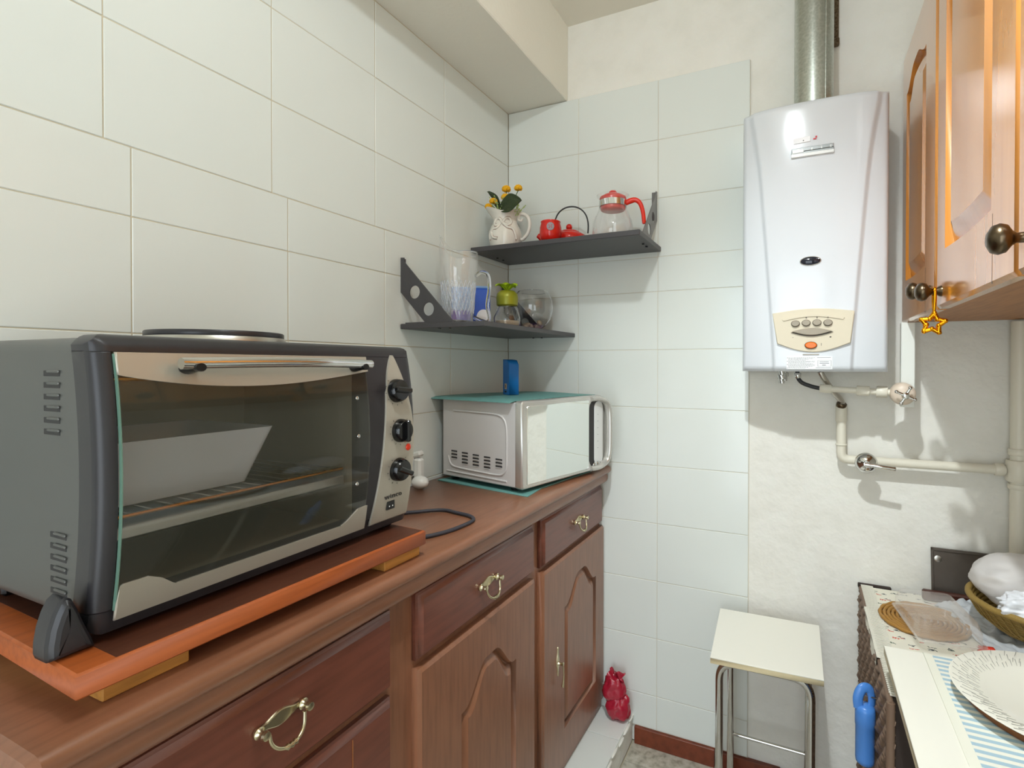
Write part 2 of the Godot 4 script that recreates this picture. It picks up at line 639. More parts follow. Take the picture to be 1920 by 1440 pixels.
func tile(lo: Vector3, hi: Vector3, parent: Node, axis: int) -> void:
	var c := (lo + hi) / 2
	var j := Vector3(rng.randf_range(-1, 1), rng.randf_range(-1, 1), rng.randf_range(-1, 1)) * 0.0026
	j[axis] = 0.0
	var s := S()
	bx(s, lo - c, hi - c, 0.0011)
	var o := obj("tile", s, M.tile, parent)
	o.position = c
	o.position[axis] += rng.randf_range(-0.0004, 0.0)
	o.rotation = j

func room() -> void:
	var g := 0.0009
	var rows := [0.1769, 0.3769, 0.5769, 0.7769, 0.9769, 1.1769, 1.3769, 1.5769, 1.6959, 1.8959, 2.0959, 2.300]
	# left wall
	var s := S()
	bx(s, Vector3(-0.12, 0, -0.1), Vector3(-0.0016, 2.6, 3.2), 0.001)
	var wl := struct("wall_left", s, M.grout)
	var up := [0.0, 0.3964, 0.6943, 0.9938, 1.2934, 1.593, 1.892, 2.191, 2.49, 2.789, 3.08]
	var low := [0.0, 0.3648, 0.6595, 0.9557, 1.2545, 1.553, 1.851, 2.149, 2.447, 2.745, 3.08]
	for r in range(3, 11):
		var zs: Array = up if r >= 8 else low
		for k in zs.size() - 1:
			tile(Vector3(-0.008, rows[r] + g, zs[k] + g), Vector3(0, rows[r + 1] - g, zs[k + 1] - g), wl, 0)
	# far wall: plaster with a field of tiles on it
	s = S()
	bx(s, Vector3(-0.0016, 0, -0.12), Vector3(1.8, 2.6, -0.007), 0.001)
	var wf := struct("wall_far", s, M.plaster)
	s = S()
	bx(s, Vector3(0, 0.058, -0.008), Vector3(0.8925, 2.298, -0.0016), 0.0005)
	obj("grout_bed", s, M.grout_pale, wf)
	var cols := [0.0, 0.2963, 0.5934, 0.8916]
	var ys := [0.06] + rows
	for r in ys.size() - 1:
		for k in 3:
			if k == 0 and r < 5:
				continue
			tile(Vector3(cols[k] + g, ys[r] + g, -0.009), Vector3(cols[k + 1] - g, ys[r + 1] - g, 0), wf, 2)
	# right wall, back wall with its unseen glazed door, floor, ceiling, beam
	s = S()
	bx(s, Vector3(1.68, 0, -0.1), Vector3(1.8, 2.6, 3.2), 0.001)
	struct("wall_right", s, M.plaster)
	s = S()
	bx(s, Vector3(-0.1, 2.1, 3.08), Vector3(1.8, 2.6, 3.2), 0.001)
	bx(s, Vector3(-0.1, 0, 3.08), Vector3(0.36, 2.1, 3.2), 0.001)
	bx(s, Vector3(1.36, 0, 3.08), Vector3(1.8, 2.1, 3.2), 0.001)
	struct("wall_back", s, M.plaster)
	s = S()
	bx(s, Vector3(0.36, 0.0, 3.1), Vector3(0.42, 2.1, 3.16))
	bx(s, Vector3(1.30, 0.0, 3.1), Vector3(1.36, 2.1, 3.16))
	bx(s, Vector3(0.42, 0.0, 3.1), Vector3(1.30, 0.1, 3.16))
	bx(s, Vector3(0.42, 2.03, 3.1), Vector3(1.30, 2.1, 3.16))
	bx(s, Vector3(0.42, 0.98, 3.1), Vector3(1.30, 1.04, 3.16))
	var w := struct("door_1", s, M.white_plastic)  # out of view, placed so daylight reaches the lower far wall
	box("pane", Vector3(0.42, 0.1, 3.128), Vector3(1.30, 0.98, 3.132), M.thin_glass, w, 0.0005)
	box("pane", Vector3(0.42, 1.04, 3.128), Vector3(1.30, 2.03, 3.132), M.thin_glass, w, 0.0005)
	s = S()
	bx(s, Vector3(-0.1, -0.1, -0.1), Vector3(1.8, -0.006, 3.2), 0.001)
	var fl := struct("floor", s, M.grout)
	var fx := [0.51, 0.89, 1.29, 1.69]
	var fz := [-0.01, 0.1, 0.5, 0.9, 1.3, 1.7, 2.1, 2.5, 3.1]
	for k in 3:
		for q in fz.size() - 1:
			box("floor_tile", Vector3(fx[k] + 0.001, -0.01, fz[q] + 0.001), Vector3(fx[k + 1] - 0.001, 0, fz[q + 1] - 0.001), M.floor_stone, fl, 0.001)
	s = S()
	bx(s, Vector3(-0.1, 2.575, -0.1), Vector3(1.8, 2.68, 3.2), 0.001)
	struct("ceiling", s, M.ceiling)
	s = S()
	# the beam's lower edge is not quite straight
	smooth(s, false)
	var n := 24
	for k in n:
		var z0 := -0.006 + 3.1 * k / n
		var z1 := -0.006 + 3.1 * (k + 1) / n
		var d0 := 0.0014 * sin(k * 2.3)
		var d1 := 0.0014 * sin((k + 1) * 2.3)
		var p := [Vector3(-0.002, 2.302, z0), Vector3(0.247 + d0, 2.302, z0), Vector3(0.25 + d0, 2.306, z0), Vector3(0.2505, 2.59, z0)]
		var q := [Vector3(-0.002, 2.302, z1), Vector3(0.247 + d1, 2.302, z1), Vector3(0.25 + d1, 2.306, z1), Vector3(0.2505, 2.59, z1)]
		quad(s, p[0], p[1], q[1], q[0], Vector3.DOWN)
		quad(s, p[1], p[2], q[2], q[1], Vector3(1, -1, 0))
		quad(s, p[2], p[3], q[3], q[2], Vector3.RIGHT)
	quad(s, Vector3(-0.002, 2.302, -0.006), Vector3(0.25, 2.302, -0.006), Vector3(0.25, 2.59, -0.006), Vector3(-0.002, 2.59, -0.006), Vector3.FORWARD)
	quad(s, Vector3(-0.002, 2.59, -0.006), Vector3(0.25, 2.59, -0.006), Vector3(0.25, 2.59, 3.094), Vector3(-0.002, 2.59, 3.094), Vector3.UP)
	quad(s, Vector3(-0.002, 2.302, -0.006), Vector3(-0.002, 2.59, -0.006), Vector3(-0.002, 2.59, 3.094), Vector3(-0.002, 2.302, 3.094), Vector3.LEFT)
	quad(s, Vector3(-0.002, 2.302, 3.094), Vector3(0.25, 2.302, 3.094), Vector3(0.25, 2.59, 3.094), Vector3(-0.002, 2.59, 3.094), Vector3.BACK)
	struct("beam", s, M.beam_paint)
	# red-brown skirting in short lengths, then the plaster part with a chipped top
	s = S()
	bx(s, Vector3(0.517, 0, -0.008), Vector3(0.79, 0.059, 0.011), 0.0015)
	var bb := struct("baseboard_far", s, M.terracotta)
	for k in 4:
		box("skirting_tile", Vector3(0.792 + 0.2 * k, 0, -0.008), Vector3(0.99 + 0.2 * k, 0.057 - 0.002 * (k % 2), 0.010), M.terracotta, bb, 0.002)
	# tiled plinth that carries the sideboard
	s = S()
	bx(s, Vector3(0, 0, 0.001), Vector3(0.507, 0.087, 1.6), 0.003)
	var pl := struct("plinth", s, M.plaster)
	var pz := [0.0, 0.142, 0.342, 0.542, 0.742, 0.942, 1.142, 1.342, 1.6]
	for k in 8:
		box("tile", Vector3(0.34, 0.087, pz[k] + 0.001), Vector3(0.506, 0.094, pz[k + 1] - 0.001), M.tile, pl, 0.0012)
	for k in 26:
		# broken mortar along the front edge
		var c := Vector3(0.509 + rng.randf_range(-0.002, 0.003), 0.088 + rng.randf_range(-0.006, 0.003), 0.012 + 0.06 * k)
		s = S()
		ball(s, c, Vector3(0.006, 0.007, 0.034) * rng.randf_range(0.75, 1.05), 10, 6)
		obj("mortar", s, M.plaster, pl)

# ---------------------------------------------------------------- sideboard
func arch(x0: float, x1: float, y0: float, ys: float, yc: float, n := 22, ybot := 0.0) -> Array:
	# counter-clockwise outline of a panel with a cathedral top: both lower corners, then the top from right to left
	var out := [Vector2(x0, y0)]
	if ybot != 0.0:
		for k in range(1, n):
			var t := float(k) / n
			out.append(Vector2(lerpf(x0, x1, t), y0 + ybot * sin(PI * t)))
	out.append(Vector2(x1, y0))
	for k in n + 1:
		var t := 1.0 - float(k) / n
		var q := clampf((1.0 - absf(2.0 * t - 1.0) - 0.10) / 0.72, 0.0, 1.0)
		out.append(Vector2(lerpf(x0, x1, t), ys + (yc - ys) * q * q * (3.0 - 2.0 * q)))
	return out

func onto_rect(poly: Array, lo: Vector2, hi: Vector2, y0: float) -> Array:
	var a := 1e9; var b := -1e9
	for p in poly:
		a = minf(a, p.x); b = maxf(b, p.x)
	var mid: float = (lo.y + hi.y) / 2
	var out := []
	for p in poly:
		var t: float = (p.x - a) / (b - a)
		out.append(Vector2(lerpf(lo.x, hi.x, t), lo.y if p.y < mid else hi.y))
	return out

func door(parent: Node, xf: Transform3D, lo: Vector2, hi: Vector2, gen: Callable, thick: float, m: Material, mp: Material, groove := 0.008, slope := 0.02) -> MeshInstance3D:
	var panel: Array = gen.call(0.0)
	var rect := onto_rect(panel, lo, hi, 0)
	var rin := onto_rect(panel, lo + Vector2(0.006, 0.006), hi - Vector2(0.006, 0.006), 0)
	var s := S()
	loft(s, [[rect, 0.0], [rect, thick - 0.006], [rin, thick]], xf, false, false)
	smooth(s, false)
	loft(s, [[rin, thick], [panel, thick]], xf, false, false)
	loft(s, [[panel, thick], [gen.call(0.004), thick - groove]], xf, false, false)
	var d := obj("door", s, m, parent)
	s = S()
	loft(s, [[gen.call(0.0035), thick - groove], [gen.call(0.006), thick - groove], [gen.call(slope), thick - 0.001], [gen.call(slope + 0.0015), thick - 0.0005]], xf, true, false)
	obj("panel", s, mp, d)
	return d

func bail(parent: Node, xf: Transform3D, w: float, upright := false) -> void:
	# cast pull: back plate with two rosettes and a hanging bail; local x along the plate, y up, z outward
	var s := S()
	var out := []
	var n := 44
	for k in n:
		var a := TAU * k / n
		var c := cos(a)
		var r := 0.0060 + 0.0035 * pow(absf(c), 6.0) + 0.0022 * cos(4.0 * a)
		out.append(Vector2(c * w * 0.56, sin(a) * r * 1.35 + 0.001))
	loft(s, [[out, 0.0], [inset(out, 0.0006), 0.002], [inset(out, 0.002), 0.0028]], xf, true, true)
	obj("back_plate", s, M.brass, parent)
	for sx in [-1.0, 1.0]:
		s = S()
		lathe(s, [Vector2(0.0, 0.0), Vector2(0.0075, 0.0), Vector2(0.0078, 0.004), Vector2(0.0045, 0.0075), Vector2(0.0042, 0.012), Vector2(0.0062, 0.0145), Vector2(0.0055, 0.0185), Vector2(0.0, 0.0198)], 16, xf * Transform3D(Basis(Vector3.RIGHT, Vector3(0, 0, 1), Vector3(0, -1, 0)), Vector3(sx * w * 0.5, 0, 0.001)))
		obj("rosette", s, M.brass, parent)
	s = S()
	var pts := []
	for k in 25:
		var a := PI * k / 24.0
		pts.append(xf * Vector3(-cos(a) * w * (0.40 - 0.05 * sin(a)), -0.004 - pow(sin(a), 0.6) * 0.027, 0.0145 + 0.008 * sin(a)))
	var rr := []
	for k in 25:
		var bump := 0.0
		for q in [10, 12, 14]:
			bump = maxf(bump, 1.0 - absf(k - q) * 1.1)
		rr.append(0.0025 + 0.0022 * maxf(bump, 0.0))
	tube(s, pts, rr, 8)
	obj("bail", s, M.brass, parent)

func sideboard() -> void:
	var t := thing("sideboard", "long dark brown wooden sideboard with arched doors and brass pulls", "cabinet")
	box("carcass", Vector3(0.003, 0.0945, 0.004), Vector3(0.382, 0.905, 1.50), M.wood_up, t)
	var s := S()
	bx(s, Vector3(0.38, 0.0945, 0.004), Vector3(0.392, 0.124, 1.50), 0.003)
	obj("base_rail", s, M.wood_long, t)
	var xf := aim(Vector3(0, 0, -1), Vector3.UP, Vector3(0.382, 0, 0))
	# drawers [z near, z far, bottom, top, pull z]
	for d in [[1.492, 1.06, 0.757, 0.893, 1.279], [0.994, 0.533, 0.768, 0.894, 0.764], [0.486, 0.018, 0.762, 0.896, 0.241]]:
		var lo := Vector2(-d[0], d[2])
		var hi := Vector2(-d[1], d[3])
		var r := [lo, Vector2(hi.x, lo.y), hi, Vector2(lo.x, hi.y)]
		s = S()
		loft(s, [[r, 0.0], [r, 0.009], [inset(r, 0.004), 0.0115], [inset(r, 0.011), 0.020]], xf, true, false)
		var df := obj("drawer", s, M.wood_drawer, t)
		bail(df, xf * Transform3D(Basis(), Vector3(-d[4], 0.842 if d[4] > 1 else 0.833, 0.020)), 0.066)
	# arched doors
	for d in [[0.994, 0.533, 0.128, 0.752, 0.864, 0.636, 0.592, 0.664], [0.486, 0.006, 0.128, 0.748, 0.346, 0.088, 0.598, 0.668]]:
		door(t, xf, Vector2(-d[0], d[2]), Vector2(-d[1], d[3]), func(e): return arch(-d[4] + e, -d[5] - e, 0.232 + e, d[6] - e, d[7] - e), 0.020, M.wood_up, M.wood_up, 0.014, 0.024)
	# near door with a plain flat panel
	s = S()
	var lo2 := Vector2(-1.492, 0.128)
	var hi2 := Vector2(-1.06, 0.742)
	var r2 := [lo2, Vector2(hi2.x, lo2.y), hi2, Vector2(lo2.x, hi2.y)]
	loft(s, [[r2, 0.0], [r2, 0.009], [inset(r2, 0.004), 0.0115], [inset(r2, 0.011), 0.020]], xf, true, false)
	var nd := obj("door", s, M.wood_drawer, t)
	s = S()
	bx(s, Vector3(0.4015, 0.14, 1.153), Vector3(0.4035, 0.728, 1.1545), 0.0004)
	obj("seam_bead", s, M.wood_edge, nd)
	# key plate and drop pull on the far door
	var dd := t.get_node("door_001")
	var xk := aim(Vector3(0, 0, -1), Vector3.UP, Vector3(0.402, 0.455, 0.395))
	s = S()
	var kp := []
	for k in 40:
		var a := TAU * k / 40
		kp.append(Vector2(cos(a) * (0.0055 + 0.002 * cos(4 * a)), sin(a) * 0.048 * (1.0 if sin(a) > 0 else 0.8)))
	loft(s, [[kp, 0.0], [inset(kp, 0.0004), 0.002], [inset(kp, 0.0012), 0.003]], xk, true, true)
	obj("key_plate", s, M.brass, dd)
	s = S()
	lathe(s, [Vector2(0.0, 0.0), Vector2(0.006, 0.0), Vector2(0.004, 0.006), Vector2(0.004, 0.012), Vector2(0.0065, 0.016), Vector2(0.0, 0.019)], 14, xk * Transform3D(Basis(Vector3.RIGHT, Vector3(0, 0, 1), Vector3(0, -1, 0)), Vector3(0, 0.0, 0.002)))
	obj("pull_stud", s, M.brass, dd)
	s = S()
	tube(s, curve([xk * Vector3(0, 0, 0.017), xk * Vector3(0.002, -0.03, 0.019), xk * Vector3(0.002, -0.055, 0.017), xk * Vector3(0.002, -0.068, 0.016)], 6), [0.0022, 0.0022, 0.0022, 0.0022, 0.0022, 0.0022, 0.0024, 0.0026, 0.0028, 0.003, 0.0032, 0.0034, 0.0036, 0.004, 0.0044, 0.0046, 0.0046, 0.004, 0.002], 8)
	obj("drop_pull", s, M.brass, dd)

	# the continuous top with its moulded edge
	s = S()
	var prof := [Vector2(0.002, 0.9055), Vector2(0.396, 0.9055), Vector2(0.409, 0.9075), Vector2(0.4145, 0.913), Vector2(0.417, 0.922), Vector2(0.4165, 0.931), Vector2(0.4125, 0.9365), Vector2(0.4135, 0.939), Vector2(0.420, 0.941), Vector2(0.4265, 0.946), Vector2(0.4292, 0.953), Vector2(0.4275, 0.960), Vector2(0.4225, 0.965), Vector2(0.415, 0.967), Vector2(0.002, 0.967)]
	loft(s, [[inset(prof, 0.010), 0.003], [prof, 0.012], [prof, 1.533], [inset(prof, 0.003), 1.541], [inset(prof, 0.010), 1.545]], Transform3D(), true, true)
	var top := obj("worktop", s, M.wood_long)
	tag(top, "brown wooden top with a moulded front edge running along the whole sideboard", "worktop")

# ---------------------------------------------------------------- toaster oven
func ox(y: float) -> float:
	return 0.374 - 0.75 * (y - 1.2) * (y - 1.2)

func opatch(s: SurfaceTool, f: Callable, nu: int, nv: int, off: float, th: float, b := 0.0012, rnd := 0.0) -> void:
	# a piece of the oven's bowed front: f(u, v) gives (z, y)
	var P := func(u, v, d):
		var q: Vector2 = f.call(u, v)
		var e := minf(minf(1.4665 - q.x, q.x - 0.969), 1.357 - q.y)
		if rnd > 0.0 and e < rnd and d <= b:
			d += rnd - sqrt(maxf(0.0, rnd * rnd - (rnd - e) * (rnd - e)))
		return Vector3(ox(q.y) + off - d, q.y, q.x)
	var mid: Vector3 = P.call(0.5, 0.5, th * 0.5)
	smooth(s, true)
	grid(s, nu, nv, func(u, v): return P.call(clampf(u, 0.004, 0.996), clampf(v, 0.006, 0.994), 0.0), Vector3(0, mid.y, mid.z))
	smooth(s, true)
	for e in 4:
		var q := func(t, w):
			var a := Vector2(t, 0) if e == 0 else Vector2(t, 1) if e == 1 else Vector2(0, t) if e == 2 else Vector2(1, t)
			var d: float = b + (th - b) * w
			return P.call(a.x, a.y, d)
		grid(s, nu if e < 2 else nv, 1, q, mid)
		var r := func(t, w):
			var a := Vector2(t, 0) if e == 0 else Vector2(t, 1) if e == 1 else Vector2(0, t) if e == 2 else Vector2(1, t)
			if w < 0.5:
				return P.call(clampf(a.x, 0.004, 0.996), clampf(a.y, 0.006, 0.994), 0.0)
			return P.call(a.x, a.y, b)
		grid(s, nu if e < 2 else nv, 1, r, mid)

func orect(z0: float, z1: float, y0: float, y1: float) -> Callable:
	return func(u, v): return Vector2(lerpf(z0, z1, u), lerpf(y0, y1, v))

func oven() -> void:
	var t := thing("toaster_oven", "large dark grey toaster oven with a glass door and three black knobs", "oven", Vector3(0.2, 1.016, 1.2))
	var back := Node3D.new()
	var o := Vector3(-0.2, -1.016, -1.2)
	back.free()
	var mk := func(called: String, s: SurfaceTool, m: Material, parent: Node = null) -> MeshInstance3D:
		var r := obj(called, s, m, parent if parent else t)
		if parent == null:
			r.position = o
		return r
	# sheet-metal cover: hollow, rounded along the top edges
	var s := S()
	var zc := [0.972, 1.464]
	var prof := []
	for q in rrect(Vector2(zc[0], 1.034), Vector2(zc[1], 1.354), 0.016, 5):
		prof.append(q)
	var xz := aim(Vector3(0, 0, 1), Vector3.UP, Vector3(0.338, 0, 0))   # rises along -x
	loft(s, [[inset(prof, 0.0008), 0.0], [prof, 0.001], [prof, 0.298], [inset(prof, 0.008), 0.306]], xz, true, false)
	loft(s, [[inset(prof, 0.0008), 0.0], [inset(prof, 0.012), 0.0]], xz, false, false)
	mk.call("cover", s, M.oven_cover)
	# charcoal front frame in four pieces around door and control panel
	s = S()
	for q in [[1.449, 1.4665, 1.052, 1.338], [0.969, 1.0895, 1.052, 1.338]]:
		opatch(s, orect(q[0], q[1], q[2], q[3]), 40, 16, 0.0, 0.04, 0.0008, 0.016)
	var topf := func(u, v):
		var z := lerpf(0.969, 1.4665, u)
		var e := minf(z - 0.969, 1.4665 - z)
		var hi := 1.357 - 0.012 * pow(clampf(1.0 - e / 0.016, 0, 1), 2.0)
		return Vector2(z, lerpf(1.3375, hi, v))
	opatch(s, topf, 120, 14, 0.0, 0.04, 0.0008, 0.016)
	var botf := func(u, v):
		var z := lerpf(0.969, 1.4665, u)
		var e := minf(z - 0.969, 1.4665 - z)
		var lo := 1.026 + 0.010 * pow(clampf(1.0 - e / 0.014, 0, 1), 2.0)
		return Vector2(z, lerpf(lo, 1.0525, v))
	opatch(s, botf, 120, 5, -0.002, 0.04, 0.0008, 0.016)
	mk.call("front_frame", s, M.charcoal)
	# cavity with its rack, tray and rods
	s = S()
	smooth(s, false)
	var a := Vector3(0.05, 1.05, 1.092)
	var b := Vector3(0.336, 1.338, 1.448)
	quad(s, Vector3(a.x, a.y, a.z), Vector3(a.x, b.y, a.z), Vector3(a.x, b.y, b.z), Vector3(a.x, a.y, b.z), Vector3.RIGHT)
	quad(s, Vector3(a.x, a.y, a.z), Vector3(b.x, a.y, a.z), Vector3(b.x, a.y, b.z), Vector3(a.x, a.y, b.z), Vector3.UP)
	quad(s, Vector3(a.x, b.y, a.z), Vector3(b.x, b.y, a.z), Vector3(b.x, b.y, b.z), Vector3(a.x, b.y, b.z), Vector3.DOWN)
	quad(s, Vector3(a.x, a.y, a.z), Vector3(b.x, a.y, a.z), Vector3(b.x, b.y, a.z), Vector3(a.x, b.y, a.z), Vector3.BACK)
	quad(s, Vector3(a.x, a.y, b.z), Vector3(b.x, a.y, b.z), Vector3(b.x, b.y, b.z), Vector3(a.x, b.y, b.z), Vector3.FORWARD)
	mk.call("cavity", s, M.cavity)
	s = S()
	for x in [0.315, 0.075]:
		s = S()
		tube(s, [Vector3(x, 1.142, 1.094), Vector3(x, 1.142, 1.446)], 0.0026, 6)
		mk.call("rack_rail", s, M.gold)
	s = S()
	for k in 15:
		var z := 1.105 + 0.0235 * k
		tube(s, [Vector3(0.075, 1.144, z), Vector3(0.315, 1.144, z)], 0.0012, 5)
	mk.call("rack", s, M.steel)
	s = S()
	for x in [0.25, 0.13]:
		for y in [1.105, 1.305]:
			s = S()
			tube(s, [Vector3(x, y, 1.094), Vector3(x, y, 1.446)], 0.004, 8)
			mk.call("heating_rod", s, M.gold)
	s = S()
	bx(s, Vector3(0.06, 1.116, 1.10), Vector3(0.326, 1.120, 1.442), 0.001)
	bx(s, Vector3(0.318, 1.116, 1.10), Vector3(0.326, 1.132, 1.442), 0.001)
	mk.call("tray", s, M.steel)
	# enamelled roasting pan on the rack
	s = S()
	loft(s, [[rrect(Vector2(0.10, -1.436), Vector2(0.275, -1.236), 0.012, 4), 1.1455], [rrect(Vector2(0.085, -1.444), Vector2(0.298, -1.206), 0.014, 4), 1.228], [rrect(Vector2(0.088, -1.441), Vector2(0.295, -1.209), 0.014, 4), 1.228], [rrect(Vector2(0.103, -1.433), Vector2(0.272, -1.239), 0.012, 4), 1.149]], Transform3D(Basis(Vector3.RIGHT, Vector3(0, 0, -1), Vector3.UP), Vector3()), true, true)
	mk.call("roasting_pan", s, M.enamel_white)
	# hot plate
	s = S()
	lathe(s, [Vector2(0.094, 1.352), Vector2(0.094, 1.358), Vector2(0.088, 1.366), Vector2(0.082, 1.366)], 48, Transform3D(Basis(), Vector3(0.235, 0, 1.257)))
	var ring: MeshInstance3D = mk.call("plate_ring", s, M.steel)
	s = S()
	lathe(s, [Vector2(0.087, 1.360), Vector2(0.0895, 1.363), Vector2(0.0895, 1.3705), Vector2(0.088, 1.372), Vector2(0.03, 1.371), Vector2(0.0, 1.370)], 48, Transform3D(Basis(), Vector3(0.235, 0, 1.257)))
	mk.call("hot_plate", s, M.charcoal)
	# door: glass, metal bands, handle
	s = S()
	opatch(s, orect(1.0905, 1.4475, 1.049, 1.337), 6, 24, 0.004, 0.004, 0.0008)
	var dr: MeshInstance3D = mk.call("door", s, M.oven_glass)
	s = S()
	opatch(s, orect(1.4471, 1.4482, 1.052, 1.335), 2, 24, 0.0046, 0.005, 0.0008)
	obj("glass_edge", s, M.glass_edge, dr)
	s = S()
	var band := func(u, v):
		var z := lerpf(1.448, 1.0885, u)
		var lo := 1.312 - 0.0175 * sin(PI * pow(u, 0.85))
		return Vector2(z, lerpf(lo, 1.337, v))
	opatch(s, band, 40, 4, 0.0062, 0.003, 0.0006)
	obj("upper_band", s, M.brushed, dr)
	s = S()
	var pts := [Vector2(1.448, 1.079), Vector2(1.442, 1.081), Vector2(1.418, 1.081), Vector2(1.404, 1.074), Vector2(1.389, 1.061), Vector2(1.142, 1.060), Vector2(1.130, 1.066), Vector2(1.110, 1.081), Vector2(1.0885, 1.083)]
	var lowb := func(u, v):
		var z := lerpf(1.448, 1.0885, u)
		var y := 1.06
		for k in pts.size() - 1:
			if z <= pts[k].x and z >= pts[k + 1].x:
				y = lerpf(pts[k].y, pts[k + 1].y, (pts[k].x - z) / maxf(pts[k].x - pts[k + 1].x, 1e-6))
		return Vector2(z, lerpf(1.041, y, v))
	opatch(s, lowb, 120, 4, 0.0062, 0.003, 0.0006)
	obj("lower_band", s, M.brushed, dr)
	s = S()
	var hp := []
	for k in 25:
		var u := k / 24.0
		hp.append(Vector3(ox(1.325) + 0.026 + 0.010 * sin(PI * clampf((u - 0.05) / 0.9, 0, 1)), 1.3245 + 0.002 * sin(PI * u), lerpf(1.394, 1.100, u)))
	tube(s, hp, 0.0070, 14)
	var hd := obj("handle", s, M.chrome, dr)
	for z in [1.376, 1.118]:
		s = S()
		loft(s, [[oval(Vector2(0, 0), Vector2(0.011, 0.007), 16), 0.0], [oval(Vector2(0, 0.002), Vector2(0.006, 0.005), 16), 0.02], [oval(Vector2(0, 0.002), Vector2(0.006, 0.005), 16), 0.028]], aim(Vector3(0, 0, -1), Vector3.UP, Vector3(ox(1.318) + 0.005, 1.318, z)), true, true)
		obj("handle_post", s, M.black, dr)
	s = S()
	for y in [1.268, 1.205, 1.125]:
		s = S()
		ball(s, Vector3(ox(y) + 0.0055, y, 1.118), Vector3(0.0015, 0.0035, 0.0035), 10, 6)
		obj("rivet", s, M.chrome, dr)
	# control panel
	s = S()
	var cp := func(u, v):
		var y := lerpf(1.040, 1.341, v)
		var w := (y - 1.04) / 0.301
		var zl := lerpf(1.0745, 1.042, pow(w, 0.9))
		var zr := 0.981
		if w > 0.80:
			var q := (w - 0.80) / 0.20
			zl = lerpf(1.045, 1.026, q * q)
		if w > 0.45:
			var q2 := (w - 0.45) / 0.55
			zr = 0.981 + 0.040 * q2 * q2
		return Vector2(lerpf(zl, zr, u), y)
	opatch(s, cp, 8, 40, 0.0035, 0.004, 0.0008)
	var pan: MeshInstance3D = mk.call("control_panel", s, M.brushed)
	for k in 3:
		var kz: float = [1.024, 1.018, 1.020][k]
		var ky: float = [1.276, 1.203, 1.132][k]
		var nrm := Vector3(1, 1.5 * (ky - 1.2), 0).normalized()
		var xk := Transform3D(Basis(Vector3(0, 0, -1), nrm, Vector3(0, 0, -1).cross(nrm)), Vector3(ox(ky) + 0.0035, ky, kz))
		s = S()
		lathe(s, [Vector2(0.0, 0.0), Vector2(0.0215, 0.0), Vector2(0.0215, 0.004), Vector2(0.0195, 0.012), Vector2(0.0178, 0.0145), Vector2(0.0, 0.0150)], 36, xk)
		var kn := obj("knob", s, M.gloss_black, pan)
		s = S()
		var ang: float = [1.45, 0.0, 1.15][k]
		bx(s, Vector3(-0.0045, 0.013, -0.0195), Vector3(0.0045, 0.023, 0.0195), 0.002, xk * Transform3D(Basis(Vector3.UP, ang), Vector3()))
		obj("grip", s, M.gloss_black, kn)
		# printed scale round the knob
		s = S()
		for q in 11:
			var an := -2.4 + 4.8 * q / 10.0
			var d := Basis(Vector3.UP, an)
			bx(s, Vector3(-0.0004, 0.0, 0.0245), Vector3(0.0004, 0.0004, 0.0270), 0.0001, xk * Transform3D(d, Vector3()))
		obj("scale_marks", s, M.ink, pan)
	s = S()
	ball(s, Vector3(ox(1.17) + 0.0035, 1.170, 0.9965), Vector3(0.004, 0.0065, 0.0065))
	obj("indicator_lamp", s, M.red_lamp, pan)
	var wn := writing("winco", 0.0125, M.ink, pan)
	wn.transform = Transform3D(Basis(Vector3(0, 0, -1), Vector3(-0.11, 0.994, 0), Vector3(0.994, 0.11, 0)), Vector3(ox(1.088) + 0.0040, 1.0845, 1.026))
	wn.scale = Vector3(1.25, 0.8, 1)
	s = S()
	bx(s, Vector3(ox(1.068) - 0.002, 1.060, 1.020), Vector3(ox(1.068) + 0.0055, 1.076, 1.040), 0.001)
	var sw := obj("rocker_switch", s, M.black, pan)
	s = S()
	for z in [1.026, 1.034]:
		ball(s, Vector3(ox(1.068) + 0.0055, 1.066, z), Vector3(0.0006, 0.0014, 0.0014), 8, 6)
	obj("switch_dots", s, M.white_print, sw)
	# louvres pressed into the near side
	for q in [[1.313, 1.246, 0.252, 0.288], [1.129, 1.065, 0.265, 0.300]]:
		for k in 6:
			var y := lerpf(q[0], q[1], k / 5.0)
			s = S()
			bx(s, Vector3(q[2], y - 0.0032, 1.4625), Vector3(q[3], y + 0.0032, 1.4646), 0.0004)
			obj("vent_slot", s, M.slot_dark, null if false else t).position = o
			s = S()
			bx(s, Vector3(q[2] + 0.010, y + 0.0005, 1.4635), Vector3(q[3] + 0.001, y + 0.0038, 1.4662), 0.0009)
			obj("vent_lip", s, M.oven_cover, t).position = o
	# moulded feet: a fin at the near front corner, plain ones elsewhere
	s = S()
	var fin := [Vector2(-1.499, 1.0168), Vector2(-1.459, 1.0168), Vector2(-1.4615, 1.026), Vector2(-1.4685, 1.046), Vector2(-1.4742, 1.0645), Vector2(-1.4785, 1.0750), Vector2(-1.4842, 1.0788), Vector2(-1.4895, 1.0745), Vector2(-1.4940, 1.0640), Vector2(-1.4980, 1.0500), Vector2(-1.5003, 1.034), Vector2(-1.5005, 1.022)]
	loft(s, [[inset(fin, 0.003), 0.318], [fin, 0.322], [fin, 0.345], [inset(fin, 0.0015), 0.350], [inset(fin, 0.0045), 0.354], [inset(fin, 0.008), 0.356]], aim(Vector3(0, 0, -1), Vector3.UP, Vector3()), true, true)
	mk.call("foot", s, M.charcoal)
	for q in [[0.30, 0.99], [0.06, 0.99], [0.06, 1.42]]:
		s = S()
		bx(s, Vector3(q[0], 1.0168, q[1]), Vector3(q[0] + 0.035, 1.036, q[1] + 0.028), 0.004)
		mk.call("foot", s, M.black)
	s = S()
